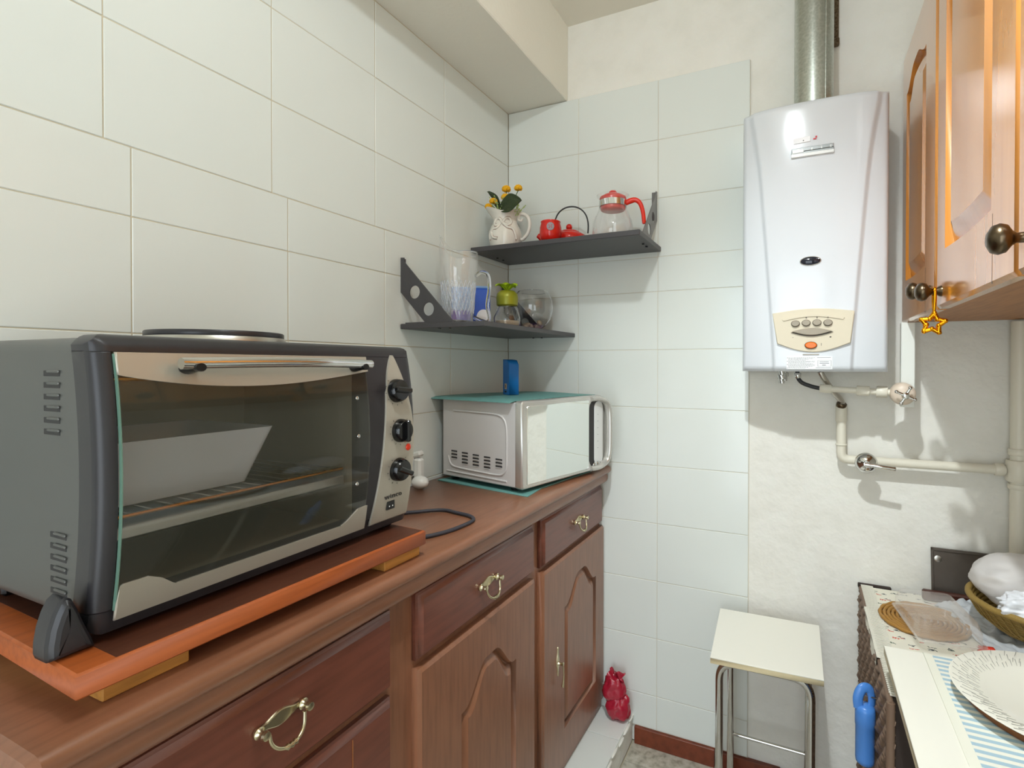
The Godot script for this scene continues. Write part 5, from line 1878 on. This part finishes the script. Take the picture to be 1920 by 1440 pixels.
func wall_cabinet() -> void:
	var t := thing("wall_cabinet", "varnished amber wooden wall cabinet with panelled doors and dark metal knobs", "cabinet")
	var s := S()
	bx(s, Vector3(1.321, 1.445, 0.02), Vector3(1.678, 2.172, 1.36), 0.001)
	obj("carcass", s, M.amber_plain, t)
	var xf := aim(Vector3(0, 0, 1), Vector3.UP, Vector3(1.321, 0, 0))  # rises towards -x
	var ds := [[0.042, 0.446, 0.100, 0.346], [0.462, 0.905, 0.530, 0.806], [0.910, 1.355, 0.975, 1.285]]
	for d in ds:
		# panel with arched top and slightly bowed bottom
		var po := func(e): return arch(d[2] + e, d[3] - e, 1.552 + e, 2.052 - e, 2.088 - e, 22, -0.004)
		door(t, xf, Vector2(d[0], 1.4405), Vector2(d[1], 2.172), po, 0.021, M.amber, M.amber, 0.015, 0.040)
	knob(t.get_node("door"), Vector3(1.300, 1.487, 0.402))
	knob(t.get_node("door_001"), Vector3(1.300, 1.472, 0.505))
	knob(t.get_node("door_002"), Vector3(1.300, 1.478, 0.962))
	# joints where rail meets stile
	for q in [[0, 0.352], [1, 0.812]]:
		s = S()
		bx(s, Vector3(1.2997, 1.443, q[1]), Vector3(1.3004, 1.545, q[1] + 0.0008), 0.0002)
		obj("rail_joint", s, M.ink, t.get_node(["door", "door_001"][q[0]]))
	# key in the second door and the star hanging from it
	t = thing("keychain", "small golden star charm hanging on a strap from a cabinet knob", "charm", Vector3(1.288, 1.472, 0.505))
	s = S()
	var lp := []
	for k in 15:
		var a := PI * k / 14.0
		lp.append(Vector3(0, 0.0085 * sin(a), 0.0085 * cos(a)))
	lp.append_array([Vector3(0, -0.02, -0.007), Vector3(0, -0.038, -0.002)])
	lp.reverse()
	lp.append_array([Vector3(0, -0.02, 0.007), Vector3(0, -0.042, 0.001)])
	tube(s, lp, 0.0019, 8, false, Vector2(1.0, 1.5))
	obj("strap", s, M.gold, t)
	s = S()
	var pts := []
	var c := Vector3(-0.002, -0.064, 0.0)
	var dx := Vector3(0.98, 0, 0.19)
	for k in 10:
		var a := TAU * k / 10.0 + 0.12
		var r := 0.021 if k % 2 == 0 else 0.0110
		pts.append(c + dx * sin(a) * r + Vector3(0, cos(a) * r, 0))
	for k in 10:
		tube(s, [pts[k], pts[(k + 1) % 10]], 0.0044, 8)
		ball(s, pts[k], Vector3(0.0052, 0.0052, 0.0052) * (1.0 if k % 2 else 0.95), 10, 7)
	for k in 20:
		var j: Vector3 = pts[k % 10].lerp(pts[(k + 1) % 10], rng.randf()) + Vector3(rng.randf_range(-1, 1), rng.randf_range(-1, 1), rng.randf_range(-1, 1)) * 0.003
		ball(s, j, Vector3(0.0032, 0.0032, 0.0032), 8, 5)
	obj("star", s, M.gold, t)

# ---------------------------------------------------------------- stool, bag and the right-hand side
func stool() -> void:
	var t := thing("stool", "low stool with a cream laminate seat and chrome tube legs by the far wall", "stool", Vector3(0.958, 0, 0.195), 0.0)
	var o := -Vector3(0.958, 0, 0.195)
	var s := S()
	var q := [Vector2(0.829, -0.351), Vector2(1.100, -0.340), Vector2(1.097, -0.043), Vector2(0.812, -0.051)]
	var up := Transform3D(Basis(Vector3.RIGHT, Vector3(0, 0, -1), Vector3.UP), Vector3())
	loft(s, [[inset(q, 0.001), 0.5335], [q, 0.5345], [q, 0.5475]], up, false, true)
	obj("seat_edge", s, M.laminate_edge, t).position = o
	s = S()
	loft(s, [[q, 0.5475], [q, 0.549], [inset(q, 0.001), 0.550]], up, true, false)
	obj("seat", s, M.laminate, t).position = o
	for z in [0.305, 0.092]:
		var dx := 0.004 if z < 0.2 else 0.0
		s = S()
		var a := elbow(Vector3(0.846 + dx, 0.0, z), Vector3(0.846 + dx, 0.522, z), Vector3(0.955, 0.522, z), 0.05, 10)
		var b := elbow(Vector3(0.955, 0.522, z), Vector3(1.072 - dx, 0.522, z), Vector3(1.072 - dx, 0.0, z), 0.05, 10)
		b.remove_at(0)
		tube(s, a + b, 0.0105, 16)
		obj("leg_frame", s, M.chrome, t).position = o
	s = S()
	tube(s, [Vector3(0.852, 0.187, 0.092), Vector3(1.066, 0.187, 0.092)], 0.0055, 12)
	obj("rung", s, M.chrome, t).position = o
	for x in [0.846, 1.072]:
		for z in [0.305, 0.092]:
			s = S()
			lathe(s, [Vector2(0.0, 0.0), Vector2(0.0135, 0.0), Vector2(0.0135, 0.02), Vector2(0.0, 0.02)], 14, Transform3D(Basis(), Vector3(x, 0.0002, z)))
			obj("leg_tip", s, M.black, t).position = o

func lumpy(s: SurfaceTool, c: Vector3, r: Vector3, amp: float, freq: float, seed_: int, nu := 48, nv := 30, floor_y := -1e9) -> void:
	var n := FastNoiseLite.new()
	n.seed = seed_
	n.frequency = freq
	n.fractal_octaves = 3
	n.noise_type = FastNoiseLite.TYPE_SIMPLEX_SMOOTH
	smooth(s, true)
	grid(s, nu, nv, func(u, v):
		var d := Vector3(cos(TAU * u) * sin(PI * v), cos(PI * v), sin(TAU * u) * sin(PI * v))
		var k := 1.0 + amp * n.get_noise_3dv(d * 10.0) - amp * 0.8 * absf(n.get_noise_3dv(d * 7.0 + Vector3(40, 0, 0)))
		var p := c + d * r * k
		p.y = maxf(p.y, floor_y)
		return p, c, true)

func red_bag() -> void:
	var t := thing("plastic_bag", "crumpled glossy dark red plastic bag on the tiled plinth beside the sideboard", "bag", Vector3(0.465, 0.0945, 0.045))
	var s := S()
	lumpy(s, Vector3(0.006, 0.046, 0), Vector3(0.044, 0.052, 0.036), 0.22, 0.09, 4, 56, 36, 0.0003)
	lumpy(s, Vector3(-0.012, 0.098, -0.003), Vector3(0.042, 0.056, 0.034), 0.22, 0.10, 8, 48, 30)
	obj("bag", s, M.red_bag, t)
	s = S()
	smooth(s, true)
	var k1 := func(u, v): return Vector3(-0.03 + 0.055 * u + 0.004 * sin(9 * v), 0.138 + 0.028 * v + 0.006 * sin(u * 12.0), 0.004 + 0.010 * sin(u * 7.0 + v * 4.0))
	grid(s, 16, 10, k1)
	grid(s, 16, 10, func(u, v): return k1.call(u, v) + Vector3(0, 0, -0.0012))
	obj("bag_mouth", s, M.red_bag, t)

func right_side() -> void:
	# woven unit against the far wall
	var t := thing("wicker_unit", "dark brown woven wicker unit under the white lace cloth", "wicker unit", Vector3(1.42, 0, 0.3))
	var o := -Vector3(1.42, 0, 0.3)
	box("frame", Vector3(1.212, 0.0, 0.008), Vector3(1.535, 0.672, 0.588), M.wicker_dark, t).position = o
	box("frame", Vector3(1.535, 0.0, 0.07), Vector3(1.66, 0.672, 0.588), M.wicker_dark, t).position = o
	var s := S()
	var rows := 30
	for k in rows:
		var y := 0.012 + 0.0222 * k
		var pts := []
		for q in 49:
			var z := lerpf(0.006, 0.592, q / 48.0)
			pts.append(Vector3(1.2085 - 0.0040 * sin(q * PI / 2.0 + (PI if k % 2 else 0.0)), y + 0.0030 * sin(q * PI / 2.0 + 0.8), z))
		tube(s, pts, 0.0078, 6)
	var wv := obj("woven_side", s, M.wicker, t)
	wv.position = o
	wv.set_meta("kind", "stuff")
	s = S()
	for k in 25:
		var z := 0.018 + 0.0234 * k
		tube(s, [Vector3(1.2085, 0.002, z), Vector3(1.2085, 0.67, z)], 0.004, 6)
	tube(s, [Vector3(1.207, 0.0, 0.590), Vector3(1.207, 0.672, 0.590)], 0.008, 8)
	tube(s, [Vector3(1.208, 0.668, 0.006), Vector3(1.208, 0.668, 0.590)], 0.006, 8)
	obj("stakes", s, M.wicker, t).position = o
	box("back_strip", Vector3(1.2, 0.668, -0.0065), Vector3(1.285, 0.6795, 0.006), M.wicker_dark, t).position = o
	s = S()
	tube(s, curve([Vector3(1.206, 0.580, 0.42), Vector3(1.192, 0.580, 0.42), Vector3(1.1805, 0.583, 0.42), Vector3(1.178, 0.592, 0.42)], 4), 0.0016, 6)
	obj("hook", s, M.chrome, t).position = o

	# blue bottle hung by its loop
	t = thing("bottle", "blue plastic bottle with a loop handle hanging beside the wicker unit", "bottle", Vector3(1.1805, 0.425, 0.42))
	s = S()
	lathe(s, [Vector2(0.0, 0.0), Vector2(0.012, 0.001), Vector2(0.0185, 0.007), Vector2(0.0195, 0.015), Vector2(0.0195, 0.088), Vector2(0.0205, 0.090), Vector2(0.0205, 0.124), Vector2(0.0185, 0.132), Vector2(0.012, 0.136), Vector2(0.0, 0.137)], 32, Transform3D(), false, 0.5)
	obj("body", s, M.bottle_blue, t)
	s = S()
	var dx := Vector3(0.91, 0, -0.41)
	tube(s, curve([dx * -0.015 + Vector3(0, 0.128, 0), dx * -0.0165 + Vector3(0, 0.150, 0), dx * -0.010 + Vector3(0, 0.168, 0), dx * 0.0 + Vector3(0, 0.1735, 0), dx * 0.010 + Vector3(0, 0.168, 0), dx * 0.0150 + Vector3(0, 0.150, 0), dx * 0.0135 + Vector3(0, 0.128, 0)], 6), 0.0048, 10, false, Vector2(1.0, 2.2))
	obj("loop_handle", s, M.bottle_blue, t)

	# lace cloth with printed middle, ribbed border and hanging scallops
	t = thing("lace_cloth", "white lace cloth with a small dark print over the wicker unit", "cloth", Vector3(1.4, 0.6735, 0.25))
	o = -Vector3(1.4, 0.6735, 0.25)
	var im := Image.create(512, 512, false, Image.FORMAT_RGB8)
	im.fill(c8(236, 231, 214))
	var r2 := RandomNumberGenerator.new()
	r2.seed = 12
	for k in 70:
		var c: Color = [c8(72, 80, 82), c8(92, 96, 98), c8(204, 70, 50), c8(86, 104, 88)][k % 4]
		var x := r2.randi_range(8, 480)
		var y := r2.randi_range(8, 480)
		for q in 9:
			im.fill_rect(Rect2i(x, y, r2.randi_range(4, 12), r2.randi_range(3, 7)), c)
			x = clampi(x + r2.randi_range(-10, 13), 0, 498)
			y = clampi(y + r2.randi_range(-7, 7), 0, 500)
	var pm := mat("cloth_print", Color.WHITE, 0.85)
	tri_tex(pm, ImageTexture.create_from_image(im), Vector3(4.5, 4.5, 4.5), true)
	box("printed_middle", Vector3(1.237, 0.6735, 0.012), Vector3(1.532, 0.6762, 0.56), pm, t, 0.0008).position = o
	s = S()
	bx(s, Vector3(1.2085, 0.6736, 0.004), Vector3(1.238, 0.6766, 0.57), 0.0008)
	for k in 76:
		var z := 0.008 + 0.0074 * k
		tube(s, [Vector3(1.207, 0.6772, z), Vector3(1.222, 0.6778, z + 0.001), Vector3(1.238, 0.6768, z)], 0.0017, 5)
	obj("ribbed_border", s, M.lace, t).position = o
	s = S()
	var hang := func(u, v):
		var z := lerpf(0.16, 0.43, u)
		var drop: float = clampf((z - 0.18) / 0.2, 0, 1) * 0.026 + 0.004 + 0.004 * absf(sin(z * 190.0))
		return Vector3(1.2015 - 0.002 * sin(z * 60.0) - 0.001 * v, 0.6765 - drop * v, z)
	smooth(s, true)
	grid(s, 140, 5, hang)
	grid(s, 140, 5, func(u, v): return hang.call(u, v) + Vector3(0.0016, 0, 0))
	grid(s, 60, 2, func(u, v): return Vector3(lerpf(1.2015, 1.212, v), 0.6768, lerpf(0.16, 0.43, u)))
	obj("hanging_edge", s, M.lace, t).position = o

	# round straw mat: coiled braid
	t = thing("straw_mat", "round coiled straw mat on the lace cloth beside the clear clamshell box", "mat", Vector3(1.330, 0.678, 0.200))
	s = S()
	var sp := []
	var rad := []
	for k in 560:
		var a := k * TAU / 56.0
		var r := 0.006 + 0.0094 * k / 56.0
		sp.append(Vector3(cos(a) * r, 0.0045 + 0.0008 * sin(k * 1.7), sin(a) * r))
		rad.append(0.0046 + 0.0008 * sin(k * 1.9))
	tube(s, sp, rad, 6)
	obj("coil", s, M.straw, t)

	# clear clamshell box
	t = thing("clamshell_box", "empty clear plastic clamshell box lying on the round straw mat", "box", Vector3(1.342, 0.689, 0.262), deg_to_rad(8.0))
	var up := Transform3D(Basis(Vector3.RIGHT, Vector3(0, 0, -1), Vector3.UP), Vector3())
	s = S()
	var r0 := rrect(Vector2(-0.068, -0.102), Vector2(0.068, 0.102), 0.014, 5)
	var r1 := rrect(Vector2(-0.056, -0.084), Vector2(0.056, 0.084), 0.014, 5)
	var r3 := rrect(Vector2(-0.062, -0.094), Vector2(0.062, 0.094), 0.014, 5)
	loft(s, [[r1, 0.0], [r3, 0.014], [r0, 0.0145], [r0, 0.016], [r3, 0.0165], [r3, 0.040], [r1, 0.060]], up, true, true)
	obj("shell", s, M.clamshell, t)
	s = S()
	for k in 9:
		ball(s, Vector3(-0.050 + 0.0125 * k, 0.057, 0.085), Vector3(0.0022, 0.0030, 0.0022), 8, 5)
	obj("ribbing", s, M.clamshell, t)
	s = S()
	lumpy(s, Vector3(0, 0.009, 0), Vector3(0.020, 0.010, 0.014), 0.5, 0.16, 33, 30, 18, 0.0004)
	var rw := obj("wrapper", s, M.red_wrap)
	rw.position = Vector3(1.428, 0.6768, 0.318)
	tag(rw, "small crumpled red wrapper on the lace cloth behind the striped mat", "wrapper")

	# grey film bag under the basket
	s = S()
	var nf := FastNoiseLite.new()
	nf.seed = 3
	nf.frequency = 0.9
	var film := func(u, v):
		var z := lerpf(0.075, 0.46, v)
		var x: float = lerpf(1.425, 1.62, u) - 0.05 * (1.0 - v)
		return Vector3(x + 0.05 * v * (1 - u), 0.679 + 0.036 * sin(PI * clampf(u * 1.1, 0, 1)) * (0.7 + 0.5 * nf.get_noise_2d(u * 6, v * 9)) + 0.010 * absf(nf.get_noise_2d(u * 14, v * 16)), z)
	smooth(s, true)
	grid(s, 40, 40, film)
	grid(s, 40, 40, func(u, v): return film.call(u, v) - Vector3(0, 0.0012, 0))
	tag(obj("film_bag", s, M.gray_film), "crumpled pale grey plastic film under the straw basket", "bag")

	# straw basket with white bags in it
	t = thing("basket", "round golden straw basket holding white plastic bags", "basket", Vector3(1.545, 0.716, 0.245))
	s = S()
	for k in 9:
		var q := k / 8.0
		var r := lerpf(0.082, 0.133, pow(q, 0.8))
		var pts := []
		for j in 64:
			var a := TAU * j / 64.0
			pts.append(Vector3(cos(a) * r, 0.006 + 0.060 * q + 0.0006 * sin(j * 5.0), sin(a) * r))
		tube(s, pts, 0.0052 + (0.0022 if k == 8 else 0.0), 7, true)
	lathe(s, [Vector2(0.0, 0.001), Vector2(0.080, 0.001), Vector2(0.080, 0.006), Vector2(0.0, 0.006)], 40)
	obj("coils", s, M.basket_straw, t)
	s = S()
	for j in 48:
		var a := TAU * j / 48.0
		tube(s, [Vector3(cos(a) * 0.086, 0.004, sin(a) * 0.086), Vector3(cos(a + 0.12) * 0.118, 0.03, sin(a + 0.12) * 0.118), Vector3(cos(a + 0.2) * 0.139, 0.066, sin(a + 0.2) * 0.139)], 0.0014, 5)
	obj("stitches", s, M.basket_straw, t)
	s = S()
	lumpy(s, Vector3(0, 0, 0), Vector3(0.108, 0.068, 0.092), 0.15, 0.08, 41, 72, 44, -0.040)
	var b := obj("plastic_bag", s, M.bag_film)
	b.position = Vector3(1.530, 0.810, 0.205)
	tag(b, "puffed translucent white plastic bag at the back of the straw basket", "bag")
	s = S()
	lumpy(s, Vector3(0, 0, 0), Vector3(0.066, 0.036, 0.045), 0.4, 0.13, 47, 72, 44)
	b = obj("plastic_bag", s, M.bag_white)
	b.position = Vector3(1.505, 0.792, 0.318)
	tag(b, "bright white crumpled plastic bag at the front of the straw basket", "bag")
	# dark baking sheet against the wall, brown wooden tray in front of it
	t = thing("baking_sheet", "dark metal baking sheet leaning upright against the far wall", "baking sheet", Vector3(1.468, 0.6775, 0.0))
	s = S()
	var lean := Transform3D(Basis(Vector3.RIGHT, -0.10), Vector3(0, 0, 0.022))
	bx(s, Vector3(-0.090, 0.0, -0.002), Vector3(0.060, 0.138, 0.002), 0.001, lean)
	bx(s, Vector3(-0.090, 0.130, -0.002), Vector3(0.060, 0.138, 0.006), 0.001, lean)
	bx(s, Vector3(-0.090, 0.0, -0.002), Vector3(-0.084, 0.138, 0.006), 0.001, lean)
	obj("sheet", s, M.tray_metal, t)
	s = S()
	lathe(s, [Vector2(0.008, 0.0), Vector2(0.0092, 0.0012), Vector2(0.0075, 0.002), Vector2(0.0, 0.0012)], 20, lean * Transform3D(Basis(Vector3.RIGHT, PI / 2), Vector3(-0.074, 0.108, 0.0015)))
	obj("hanging_dimple", s, M.steel, t)
	s = S()
	bx(s, Vector3(1.352, 0.678, 0.036), Vector3(1.520, 0.7055, 0.054), 0.004)
	tag(obj("wooden_tray", s, M.brown_wood), "dark brown wooden tray edge in front of the baking sheet", "tray")

	# white table with striped mat, trivet and plate
	t = thing("table", "white laminate table top in the near right corner carrying the striped mat", "table", Vector3(1.43, 0, 0.9))
	o = -Vector3(1.43, 0, 0.9)
	s = S()
	var q := [Vector2(1.203, -1.40), Vector2(1.676, -1.40), Vector2(1.676, -0.522), Vector2(1.203, -0.524)]
	loft(s, [[q, 0.733], [q, 0.748]], up, false, true)
	obj("edge_band", s, M.laminate_edge, t).position = o
	s = S()
	loft(s, [[q, 0.748], [q, 0.7492], [inset(q, 0.0008), 0.750]], up, true, false)
	obj("table_top", s, M.laminate, t).position = o
	for x in [1.30, 1.64]:
		for z in [0.62, 1.34]:
			s = S()
			tube(s, [Vector3(x, 0.0, z), Vector3(x, 0.733, z)], 0.014, 12)
			obj("leg", s, M.chrome, t).position = o
	s = S()
	var im2 := Image.create(16, 64, false, Image.FORMAT_RGB8)
	for y in 64:
		var k := smoothstep(0.38, 0.62, 0.5 + 0.5 * sin(TAU * y / 64.0))
		var c := c8(240, 238, 224).lerp(c8(172, 198, 211), k)
		for x in 16:
			im2.set_pixel(x, y, c)
	var sm := mat("stripes", Color.WHITE, 0.85)
	tri_tex(sm, ImageTexture.create_from_image(im2), Vector3(1, 62, 62), true)
	var cm := [Vector2(1.284, -1.02), Vector2(1.66, -1.02), Vector2(1.66, -0.486), Vector2(1.44, -0.500), Vector2(1.284, -0.530)]
	loft(s, [[cm, 0.0003], [cm, 0.002], [inset(cm, 0.0006), 0.0024]], up, true, true)
	var pm2 := thing("place_mat", "blue and cream striped woven place mat on the white table", "place mat", Vector3(0, 0.750, 0))
	obj("striped_field", s, sm, pm2)
	s = S()
	var bo := [Vector2(1.268, -1.02), Vector2(1.2845, -1.02), Vector2(1.2845, -0.528), Vector2(1.270, -0.526)]
	loft(s, [[bo, 0.0003], [bo, 0.002], [inset(bo, 0.0005), 0.0024]], up, true, true)
	obj("plain_border", s, M.cloth_cream, pm2)
	t = thing("trivet", "round brown wooden trivet under the white patterned plate", "trivet", Vector3(1.450, 0.7526, 0.652))
	s = S()
	lathe(s, [Vector2(0.0, 0.0), Vector2(0.142, 0.0), Vector2(0.145, 0.003), Vector2(0.145, 0.010), Vector2(0.142, 0.012), Vector2(0.0, 0.012)], 56)
	obj("disc", s, M.trivet_wood, t)
	t = thing("plate", "white plate with fine grey feathered lines round the rim on the trivet", "plate", Vector3(1.438, 0.765, 0.672))
	s = S()
	lathe(s, [Vector2(0.0, 0.0), Vector2(0.085, 0.0), Vector2(0.100, 0.004), Vector2(0.152, 0.0165), Vector2(0.1535, 0.018), Vector2(0.152, 0.0192), Vector2(0.102, 0.0085), Vector2(0.090, 0.0048), Vector2(0.0, 0.004)], 72, Transform3D(), false, 0.2)
	obj("dish", s, M.plate, t)
	s = S()
	for k in 88:
		var a := TAU * k / 88.0
		var n := 3 if k % 2 else 2
		for w in n:
			var r := 0.112 + 0.013 * w + rng.randf_range(-0.003, 0.003)
			var l := rng.randf_range(0.010, 0.017)
			var a2 := a + rng.randf_range(-0.02, 0.02) + 0.02 * w
			var y0 := 0.0085 + (r - 0.102) * 0.214 + 0.0004
			var y1 := 0.0085 + (minf(r + l, 0.1505) - 0.102) * 0.214 + 0.0004
			var e := minf(r + l, 0.1505)
			tube(s, [Vector3(cos(a2) * r, y0, sin(a2) * r), Vector3(cos(a2 + 0.05) * e, y1, sin(a2 + 0.05) * e)], [0.0003, 0.0007], 4)
	var ln := obj("rim_lines", s, M.plate_ink, t)
	ln.set_meta("kind", "stuff")

func _ready() -> void:
	rng.seed = 77
	cam_and_light()
	materials()
	room()
	lamp()
	sideboard()
	oven()
	microwave()
	shelves()
	lower_items()
	upper_items()
	heater()
	pipes()
	wall_cabinet()
	stool()
	red_bag()
	right_side()
